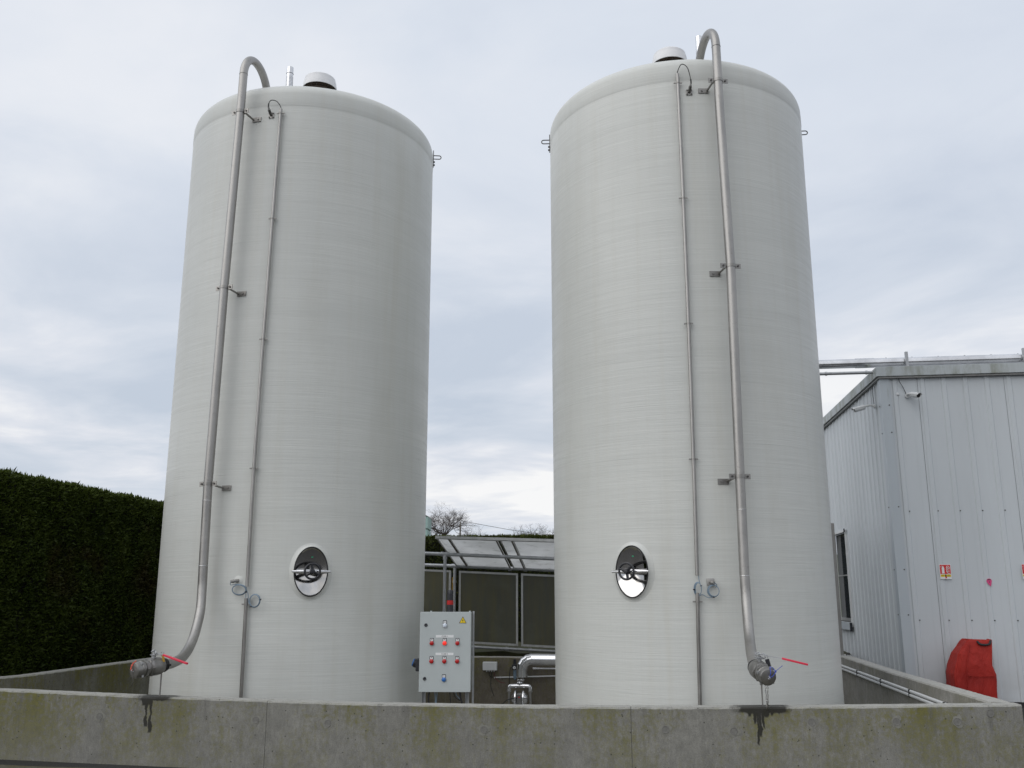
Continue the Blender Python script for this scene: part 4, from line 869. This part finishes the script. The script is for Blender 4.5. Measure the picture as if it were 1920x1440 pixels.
# fascia / roof edge
MB().box((-0.09,-0.10,BH),(7.4,-0.055,BH+0.16)).build('fascia', M['fascia'], BL, bevel=0.006)
MB().box((-0.09,-0.052,BH),(-0.045,9.6,BH+0.16)).build('fascia', M['fascia'], BL, bevel=0.006)
MB().box((-0.06,-0.07,BH-0.03),(7.4,-0.02,BH-0.002)).box((-0.06,-0.018,BH-0.03),(-0.02,9.6,BH-0.002)).build('drip_strip', M['cast'], BL)
MB().box((-0.04,-0.05,BH+0.06),(7.3,9.5,BH+0.10)).build('roof', M['galv'], BL)
MB().box((0.2,-0.02,-0.25),(7.3,0.02,0.06)).build('plinth', M['rubber'], BL)
# window in the side face
WF = MB().box((-0.035,WN[0]-0.03,WZ[1]-0.03),(0.05,WN[1]+0.03,WZ[1]+0.012)).box((-0.034,WN[0]-0.04,WZ[0]-0.10),(0.05,WN[0],WZ[1]-0.03)).box((-0.034,WN[1],WZ[0]-0.10),(0.05,WN[1]+0.04,WZ[1]-0.03)).build('window', M['white_plastic'], BL)
MB().box((0.056,WN[0],WZ[0]),(0.062,WN[1],WZ[1]-0.03)).build('pane', M['glass'], WF)
MB().box((0.04,WN[0],(WZ[0]+WZ[1])/2),(0.054,WN[1],(WZ[0]+WZ[1])/2+0.025)).box((0.03,WN[0],WZ[0]),(0.055,WN[1],WZ[0]+0.05)).build('glazing_bar', M['alu'], WF)
MB().box((-0.075,WN[0]-0.06,WZ[0]-0.16),(-0.036,WN[1]+0.05,WZ[0]-0.02)).build('sill', M['flash'], WF)
MB().box((-0.078,WN[0]-0.075,WZ[0]-0.18),(-0.03,WN[0]-0.061,WZ[0]-0.02)).build('sill_end', M['black'], WF)
MB().box((-0.06,WN[0]-0.075,WZ[1]-0.04),(-0.037,WN[0]-0.045,WZ[1]+0.03)).build('sill_end', M['black'], WF)
sc_ = MB()
def screw_f(x, z): sc_.m = BLX @ Matrix.Translation((x,0,z)); sc_.lathe([(0,0.012),(0.007,0.012),(0.009,0.0)], 6)
BLX = Matrix(((1,0,0,0),(0,0,-1,-0.0),(0,1,0,0),(0,0,0,1)))
for z_ in (0.45,1.25,2.93,4.55):
    for a, b in zip(xs, xs[1:]):
        pitch = (b-a)/max(1, round((b-a)/(pw/4)))
        if z_ in (1.25,2.93) or a > 3:
            for i in range(max(1, round((b-a)/(pw/4)))):
                sc_.m = Matrix(((1,0,0,a+pitch*(i+0.22)+0.052),(0,0,-1,0),(0,1,0,z_),(0,0,0,1))); sc_.lathe([(0,0.012),(0.009,0.012),(0.011,0.0)], 6)
for z_ in (1.33,2.02,3.0,4.2,4.65):
    sc_.m = Matrix(((1,0,0,0.085),(0,0,-1,-0.030),(0,1,0,z_),(0,0,0,1))); sc_.lathe([(0,0.008),(0.010,0.008),(0.012,0.0)], 6)
    sc_.m = Matrix(((0,0,-1,-0.034),(1,0,0,0.085),(0,1,0,z_),(0,0,0,1))); sc_.lathe([(0,0.008),(0.010,0.008),(0.012,0.0)], 6)
sc_.build('cladding_screws', M['bolt'], BL, kind='stuff')
s = MB(); s.m = Matrix(((1,0,0,0.235),(0,0,-1,0),(0,1,0,4.83),(0,0,0,1))); s.lathe([(0,0.03),(0.015,0.03),(0.024,0.018),(0.030,0.0)], 18).build('vent_plug', M['white_plastic'], BL, smooth=True)

# roof pipes, supports
RP = wthing('roof_pipe', 'large shiny insulated pipe running along the top of the clad building', 'pipe', BT, BN+0.35)
MB().tube([(-2.7,0,5.455),(-0.30,0,5.455)], 0.078, 24).build('pipe_run', M['steel_bright'], RP, smooth=True)
MB().tube([(-0.305,0,5.455),(0.0,0,5.455)], 0.084, 24).build('joint_sleeve', M['steel_bright'], RP, smooth=True)
MB().tube([(-0.004,0,5.455),(7.3,0,5.455)], 0.078, 24).build('pipe_run', M['steel_bright'], RP, smooth=True)
for i in range(16): MB().lathe([(0,5.54),(0.009,5.54),(0.009,5.525),(0,5.525)], 6, (0.2+0.42*i,0,0)).build('rivet', M['bolt'], RP)
for x_ in (0.50,2.35,4.2): MB().box((x_-0.022,-0.135,5.15),(x_+0.022,-0.09,5.60)).build('support_post', M['galv'], RP)
TP = MB().tube([(-2.6,0,0),(0.05,0,0)], 0.026, 12)
for x_ in (-0.9,-0.75,-0.1): TP.tube([(x_,0,0),(x_+0.03,0,0)], 0.034, 12)
TP = TP.build('slim_pipe', M['galv'], smooth=True); TP.location = fw(BT-0.1,BN+0.15,5.245); TP.rotation_euler = (0,0,-TH); tag(TP, 'slim galvanised pipe running just below the large roof pipe', 'pipe')

# cameras
def cctv(name_label, loc, wall_dir, aim, arm, body_mat=None, bent=False):
    C_ = thing('security_camera', name_label, 'camera', loc, 0, 'cameras under the roof edge of the clad building')
    wd = Vector(wall_dir).normalized(); am = Vector(aim).normalized(); rt = am.cross(Vector((0,0,1))).normalized(); up = rt.cross(am)
    MB().tube([wd*-0.0, wd*0.022], 0.036, 20).build('wall_base', M['white_plastic'], C_, smooth=True)
    e = Vector(arm); MB().tube(spline([wd*0.02, wd*0.05+Vector((0,0,0.02)), e.lerp(wd*0.05,0.3)+Vector((0,0,0.02)), e],5), 0.018, 12).build('arm', M['white_plastic'], C_, smooth=True)
    f_ = frame(e+am*0.02, rt, up, am); b = MB(); b.m = f_; b.lathe([(0,-0.06),(0.030,-0.06),(0.040,-0.045),(0.042,0.12),(0.040,0.125),(0.034,0.115),(0,0.115)], 24); B_ = b.build('camera_body', M['white_plastic'], C_, smooth=True)
    h = MB(); h.m = f_; h.lathe([(0.046,-0.05),(0.046,0.150),(0.043,0.150),(0.043,-0.05)], 20, a0=R_(15), a1=R_(165)); h.build('sun_shield', M['white_plastic'], B_, smooth=True)
    l = MB(); l.m = f_; l.lathe([(0,0.118),(0.022,0.119),(0.036,0.117)], 24); l.build('lens', M['black'], B_, smooth=True)
    return C_
p = Vector(fw(BT+0.38,BN-0.012,4.80)); c1 = cctv('white bullet camera facing the yard on the front of the clad building', p, (-ST,-CT,0), (0.25,-0.93,-0.27), (0.05,-0.10,-0.005))
MB().tube(spline([(-0.02,-0.012,0.03),(-0.06,-0.014,0.14),(-0.11,-0.014,0.24),(-0.12,-0.014,0.36)],5), 0.005, 6).build('cable', M['cable_black'], c1, smooth=True)
p = Vector(fw(BT-0.03,BN+0.42,4.72)); c2 = cctv('white bullet camera on a bent arm pointing at the tanks', p, (-CT,ST,0), (-0.97,0.10,-0.26), (-0.20,0.02,-0.02))
MB().tube(spline([(-0.01,0,0.02),(-0.012,0.0,0.10),(-0.012,0.01,0.24),(-0.012,0.0,0.36)],5), 0.005, 6).build('cable', M['cable_black'], c2, smooth=True)

# signs on the cladding
def fire_sign(t, z, label):
    S = thing('fire_sign', label, 'sign', fw(t, BN-0.026, z), -TH, 'fire extinguisher signs on the cladding'); S.scale = (0.78, 1, 0.78)
    b = MB(); b.m = XZ; b.cbox((0,0,0.001),(0.22,0.29,0.002)); b.build('backing', M['white'], S)
    b = MB(); b.m = XZ; b.cbox((0,0.045,0.0027),(0.20,0.18,0.0012)); b.build('red_field', M['red'], S)
    b = MB(); b.m = XZ
    def z3(a, c=0.0036): return [(x,y,c) for x,y in a]
    b.prism([(-0.067,-0.035),(-0.018,-0.035),(-0.018,0.072),(-0.028,0.092),(-0.034,0.098),(-0.034,0.106),(-0.050,0.106),(-0.050,0.098),(-0.058,0.092),(-0.067,0.072)], 0.003, 0.0042)
    b.tube([(-0.044,0.108,0.004),(-0.065,0.112,0.004),(-0.080,0.102,0.004),(-0.088,0.085,0.004)], 0.0035, 4)
    b.tube([(-0.044,0.110,0.004),(-0.022,0.112,0.004)], 0.003, 4); b.build('extinguisher_symbol', M['white'], S)
    b = MB(); b.m = XZ
    for i, (x0, y0) in enumerate([(0.025,0.115),(0.018,0.085),(0.014,0.052),(0.020,0.015),(0.052,0.122)]):
        k_ = 0.7 if i == 4 else 1
        b.tube(spline([(x0,y0,0.004),(x0+0.016*k_,y0-0.035*k_,0.004),(x0+0.040*k_,y0-0.055*k_,0.004),(min(0.092,x0+0.068*k_),y0-0.052*k_,0.004)],4), [0.003]+[0.0065]*10+[0.004]*2, 4)
    b.build('flame_symbol', M['white'], S)
    b = MB(); b.m = XZ; b.cbox((-0.055,-0.078,0.0027),(0.085,0.044,0.0012)).cbox((0.055,-0.078,0.0027),(0.085,0.044,0.0012)); b.build('yellow_field', M['yellow'], S)
    b = MB(); b.m = XZ; b.cbox((0.0,-0.078,0.0027),(0.024,0.046,0.0012))
    for x0, n_ in ((-0.055,2),(0.055,3)):
        for i in range(n_): b.cbox((x0,-0.067-0.011*i,0.0036),(0.055,0.0035,0.0006))
    b.build('small_print', M['dark_print'], S)
    b = MB(); b.m = XZ; b.cbox((0.004,-0.115,0.0027),(0.030,0.026,0.0012)); b.build('red_tab', M['red'], S)
    return S
fire_sign(BT+0.695, 1.985, 'red and white fire extinguisher sign left of the pink sticker')
fire_sign(BT+1.905, 1.985, 'red and white fire extinguisher sign cut off by the right picture edge')
PS = thing('pink_sticker', 'small pink drop shaped sticker with black print on the cladding', 'sticker', fw(BT+1.325, BN-0.027, 1.84), -TH); PS.scale = (0.72,1,0.72)
poly = [(0.055*math.cos(a), 0.055*math.sin(a)) for a in np.linspace(-0.1,PI+0.1,14)]+[(-0.035,-0.045),(0.022,-0.115)]
b = MB(); b.m = XZ; b.prism(poly, 0.0, 0.002); b.build('pink_face', M['pink'], PS)
b = MB(); b.m = XZ; b.prism([(-0.040,0.020),(0.036,0.022),(0.022,0.045),(0.0,0.036),(-0.020,0.046)], 0.0015, 0.0028).prism([(-0.004,-0.008),(0.010,-0.006),(0.008,-0.040),(0.0,-0.038)], 0.0015, 0.0028).prism([(-0.008,-0.012),(0.014,-0.012),(0.014,-0.018),(-0.008,-0.018)],0.0015,0.003); b.build('black_print', M['dark_print'], PS)

# red cover
RC = wthing('red_cover', 'red fabric cover with a dark handle standing against the clad building', 'cover', BT+0.78, BN-0.40, -0.12)
def cover():
    lev = [(0.0,-0.29,0.27,0.25),(0.40,-0.295,0.285,0.25),(0.62,-0.285,0.30,0.24),(0.74,-0.25,0.27,0.23),(0.90,-0.19,0.29,0.20),(1.00,-0.11,0.31,0.17),(1.07,-0.06,0.325,0.15),(1.10,-0.03,0.33,0.13),(1.102,0.0,0.31,0.05)]
    n = 72; vs = []; fs = []
    def up(lev, m):
        lin = lambda Q: [Vector(Q[i]).lerp(Vector(Q[i+1]), j/m) for i in range(len(Q)-1) for j in range(m)]+[Vector(Q[-1])]
        P = lin([(a,b,c) for a,b,c,d in lev]); D = lin([(d,0,0) for a,b,c,d in lev]); return [(p[0],p[1],p[2],q_[0]) for p,q_ in zip(P,D)]
    L_ = up(lev, 5)
    for z_, x0, x1, d in L_:
        cx0, hw_ = (x0+x1)/2, (x1-x0)/2
        for i in range(n):
            a = 2*PI*i/n; c, s = math.cos(a), math.sin(a); e = 0.2
            fx = math.copysign(abs(c)**e, c); fy = math.copysign(abs(s)**e, s)
            w_ = 1 + 0.014*math.sin(3*a+z_*5+1) + 0.030*abs(math.sin(6*a+z_*3)) + 0.010*math.sin(z_*17+a*3) - 0.02
            vs.append((cx0+hw_*fx*w_, d*fy*w_, z_+0.012*math.sin(3*a+1)*(z_ > 1.0)))
    for i in range(len(L_)-1):
        for j in range(n): fs.append((i*n+j, i*n+(j+1)%n, (i+1)*n+(j+1)%n, (i+1)*n+j))
    fs.append(tuple((len(L_)-1)*n+j for j in range(n)))
    return MB().add(vs, fs)
cv = cover().build('cover_body', M['cloth'], RC, smooth=True)
hp = spline([(0.10,-0.155,1.085),(0.13,-0.185,1.045),(0.20,-0.19,1.035),(0.26,-0.185,1.05),(0.29,-0.155,1.095)], 5)
MB().tube(hp, 0.016, 8).build('handle', M['rubber'], RC, smooth=True)
MB().tube([(-0.135,-0.262,0.0),(-0.13,-0.268,0.4),(-0.12,-0.262,0.68),(-0.07,-0.232,0.9),(-0.02,-0.20,1.03)], 0.007, 6).build('seam', M['cloth'], RC, smooth=True)
MB().tube([(-0.11,-0.267,0.60),(0.05,-0.262,0.595),(0.27,-0.255,0.60)], 0.005, 6).build('seam', M['cloth'], RC, smooth=True)

# steel post, conduits, base on the right wall
SP = wthing('steel_post', 'tall square steel post bolted on the back corner of the wall', 'post', 4.575, 7.52, 0.637)
MB().box((-0.035,-0.03,0.01),(0.035,0.03,2.20)).build('upright', M['steel_dark'], SP, bevel=0.004)
MB().box((-0.07,-0.09,0.0),(0.15,0.07,0.012)).build('base_plate', M['galv'], SP)
for x_, y_ in ((0.12,-0.06),(0.12,0.04),(-0.05,-0.07),(0.07,-0.07)): MB().lathe([(0,0.05),(0.010,0.05),(0.010,0.012),(0,0.012)], 6, (x_,y_,0)).build('anchor_bolt', M['bolt'], SP)
def rin(n): return 4.60-0.2+ (4.72-4.60)*(n-0.2)/7.65     # inner face of the right wall
for k_, dz in enumerate((0.0,-0.045)):
    c_ = MB(); c_.tube([(rin(n)-0.024-0.005*k_, n, 0.515+dz-0.002*(n-1.8)) for n in (1.30,7.5)], 0.019, 12)
    C_ = c_.build('wall_conduit', M['white_plastic'], smooth=True); C_.location = fw(0,0); C_.rotation_euler = (0,0,-TH)
    tag(C_, ('upper' if k_ == 0 else 'lower')+' of the two white conduits along the inside of the right wall', 'conduit', 'white conduits on the right wall')
    C_.name = 'wall_conduit'
for n, lb in ((1.52,'black strap nearest the front end of the white conduits'),(2.9,'second black strap from the front on the white conduits'),(4.35,'third black strap from the front on the white conduits'),(5.85,'black strap nearest the right tank on the white conduits')):
    c_ = MB(); c_.m = Matrix.Translation((rin(n)-0.026, n, 0.492-0.002*(n-1.8))); c_.box((-0.024,-0.012,-0.046),(0.022,0.012,0.046)); c_ = c_.build('conduit_strap', M['rubber'], bevel=0.006)
    c_.location = fw(0,0); c_.rotation_euler = (0,0,-TH)
    tag(c_, lb, 'strap', 'conduit straps on the right wall')

# ------------------------------------------------------------------ hedges
def leaves(P, Nrm, size, seed):
    """many small sprays as triangles; P (n,3) centres, Nrm (n,3) outward"""
    r = np.random.default_rng(seed); n = len(P)
    d = Nrm + r.normal(0,0.55,(n,3)) + np.array([0,0,0.35]); d /= np.linalg.norm(d,axis=1)[:,None]
    a = np.cross(d, r.normal(0,1,(n,3))); a /= np.linalg.norm(a,axis=1)[:,None]; s = size*r.uniform(0.55,1.3,n)[:,None]
    tip = P + d*s; b1 = P + a*s*0.28; b2 = P - a*s*0.28
    V = np.stack([b1,b2,tip],1).reshape(-1,3); return V
def tri_mesh(name, V, mat, parent):
    n = len(V)//3; me = bpy.data.meshes.new(name); me.vertices.add(len(V)); me.vertices.foreach_set('co', V.astype(np.float32).ravel())
    me.loops.add(len(V)); me.loops.foreach_set('vertex_index', np.arange(len(V),dtype=np.int32)); me.polygons.add(n)
    me.polygons.foreach_set('loop_start', np.arange(0,len(V),3,dtype=np.int32)); me.update(); me.validate()
    me.materials.append(mat); o = bpy.data.objects.new(name, me); COL.objects.link(o); o.parent = parent; o['kind'] = 'stuff'; return o
def lumps(u, v, s):
    return (np.sin(u*2.3+s)*np.cos(v*2.9+s*2)+np.sin(u*5.7+v*3.1+s)*0.6+np.sin(u*11.3-v*9.1+s*3)*0.35+np.sin(u*23+v*17)*0.2)/2.1
def hedge(name, label, A, B, H, thick, dens, size, seed, mat, topvar=0.03, zlow=0.0):
    """hedge face from A to B in the wall frame; visible face to the right of A->B"""
    H_ = thing(name, label, 'hedge', fw(A[0],A[1]), -TH); A = np.array(A); B = np.array(B); L_ = np.linalg.norm(B-A); d = (B-A)/L_; nn = np.array([d[1],-d[0]])
    r = np.random.default_rng(seed); n = int(L_*H*dens); u = r.uniform(0,L_,n); v = r.uniform(zlow,H,n); dep = lumps(u,v,seed)*0.115 - np.abs(r.normal(0,0.05,n)) - 0.20*np.clip((v-(H-0.12))/0.12,0,1)**2
    P = np.stack([d[0]*u+nn[0]*dep, d[1]*u+nn[1]*dep, v + (v>H-0.2)*lumps(u,u*0.7,seed+1)*topvar],1); N = np.tile([nn[0],nn[1],0.0],(n,1))
    m = int(L_*thick*dens*0.5); u2 = r.uniform(0,L_,m); w2 = r.uniform(0,thick,m); P2 = np.stack([d[0]*u2-nn[0]*w2, d[1]*u2-nn[1]*w2, H-0.02+lumps(u2,u2*0.7,seed+1)*topvar-np.abs(r.normal(0,0.02,m))+ (r.random(m)>0.99)*0.03],1); N2 = np.tile([0,0,1.0],(m,1))
    V = leaves(np.concatenate([P,P2]), np.concatenate([N,N2]), size, seed)
    tri_mesh('foliage', V, mat, H_)
    c = MB(); c.m = Matrix.Identity(4)
    q = lambda uu, ww, z_: (d[0]*uu-nn[0]*ww, d[1]*uu-nn[1]*ww, z_)
    c.add([q(0,0.12,-.05),q(L_,0.12,-.05),q(L_,thick,-.05),q(0,thick,-.05),q(0,0.12,H-0.10),q(L_,0.12,H-0.10),q(L_,thick,H-0.10),q(0,thick,H-0.10)], [(0,3,2,1),(4,5,6,7),(0,1,5,4),(1,2,6,5),(2,3,7,6),(3,0,4,7)])
    c.build('dark_core', M['hedge_dark'], H_)  # solid box behind the leaves; the dark between them is its colour
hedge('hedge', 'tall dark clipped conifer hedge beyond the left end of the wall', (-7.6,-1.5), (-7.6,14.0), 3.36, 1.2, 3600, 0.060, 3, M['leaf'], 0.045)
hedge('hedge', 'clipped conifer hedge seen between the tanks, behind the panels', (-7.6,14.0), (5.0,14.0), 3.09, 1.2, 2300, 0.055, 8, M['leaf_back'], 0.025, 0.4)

# ------------------------------------------------------------------ far things above the hedge
def bare_tree(name, label, loc, h, seed, spread, depth=7, r0=0.22, cat='tree', fork=0.3, dense=False):
    T_ = thing(name, label, cat, loc, 0); rn = random.Random(seed); mb = MB()
    trunk = MB(); trunk.tube([(0,0,-0.5),(0.03*h,0,h*fork*0.5),(0,0,h*fork)], [r0*1.3,r0,r0*0.85], 8).build('trunk', M['bark'], T_, smooth=True)
    def grow(p, d, l, r, k_):
        if k_ == 0 or r < 0.004: return
        pts = [p]; dd = d.copy(); q_ = p.copy()
        for i in range(3):
            dd = (dd + Vector((rn.gauss(0,.16),rn.gauss(0,.16),rn.gauss(0,.12)))).normalized(); q_ = q_ + dd*l/3; pts.append(q_.copy())
        mb.tube(pts, [r, r*0.88, r*0.78, r*0.66], 5 if k_ > 3 else 3, cap=False)
        for i in range((3 if dense else rn.choice((2,3,3))) if k_ > 2 else 3):
            nd = (dd*0.75 + Vector((rn.gauss(0,spread),rn.gauss(0,spread),rn.gauss(0.10,spread*0.6)))).normalized()
            grow(pts[rn.choice((2,3,3))], nd, l*rn.uniform(0.68,0.88), r*rn.uniform(0.52,0.68), k_-1)
    nb_ = 9 if dense else 6
    for i in range(nb_):
        a = 2*PI*i/nb_*(2 if dense else 1)+rn.uniform(-.3,.3); d = Vector((math.cos(a)*0.8, math.sin(a)*0.8, rn.uniform(0.15,1.3))).normalized(); grow(Vector((0,0,h*fork)), d, h*0.22, r0*0.55, depth)
    mb.build('crown', M['bark'], T_, fix=False); return T_
def at(px, py, Y):
    a = (px-960)/1742.8; b = (720-py)/1742.8; p = 0.2219; d = Vector((a, math.cos(p)-b*math.sin(p), math.sin(p)+b*math.cos(p))); d *= Y/d.y; return Vector((d.x, Y, d.z+1.65))
q0 = Vector((-10.35, 150, 0)); gz = 8.0
bare_tree('oak_tree', 'round bare oak tree above the hedge between the tanks', (-10.75,150,gz-1.2), 7.8, 23, 0.62, 7, 0.17, fork=0.50, dense=True)
for i, (x, h, sd) in enumerate([(-7.4,4.4,3),(-5.6,4.2,5),(1.2,4.4,8),(2.9,4.9,9),(4.4,4.6,12),(6.2,4.9,15),(7.9,4.4,20)]):
    lab = ['bare bush against the utility pole','small bare bush right of the utility pole','leftmost of the bare bushes near the right tank','second bare bush from the left, near the right tank','middle bare bush above the hedge by the right tank','bare bush just left of the right tank','bare bush partly hidden by the right tank'][i]
    bare_tree('bare_bush', lab, (x,150,gz), h+0.5, sd, 0.7, 5, 0.09, 'bush', 0.3)['group'] = 'bare bushes beyond the hedge'
UP = MB().tube([(0,0,0),(0,0,5.55)], [0.14,0.11], 10).build('utility_pole', M['pole'], smooth=True); UP.location = (-8.05,146,gz-1); tag(UP, 'short wooden utility pole right of the bare oak', 'pole')
WR = MB().tube([(-7.9,146,gz+4.75),(-4.5,150,gz+4.35),(0,156,gz+3.95),(6,165,gz+3.75),(20,185,gz+4.5)], 0.035, 6, cap=False).build('overhead_wire', M['rubber']); tag(WR, 'overhead wire leaving the utility pole to the right', 'wire')
SH = thing('far_shed', 'pale teal shed partly hidden by the left tank, beyond the hedge', 'building', (-13.6,140,gz-1.2), 0)
MB().box((-2,-3,0),(1.25,3,4.0)).build('wall', M['teal'], SH); MB().box((-2.05,-3.1,4.15),(1.3,3.1,5.9)).build('upper_wall', M['teal'], SH); MB().box((-1.9,-2.9,4.0),(1.15,2.9,4.15)).build('dark_band', M['bark'], SH)
MB().add([(-2.1,-3.2,5.9),(1.35,-3.2,5.9),(-0.4,-3.2,6.7),(-2.1,3.2,5.9),(1.35,3.2,5.9),(-0.4,3.2,6.7)], [(0,1,2),(5,4,3),(0,2,5,3),(1,4,5,2),(0,3,4,1)]).build('roof', M['rust'], SH)
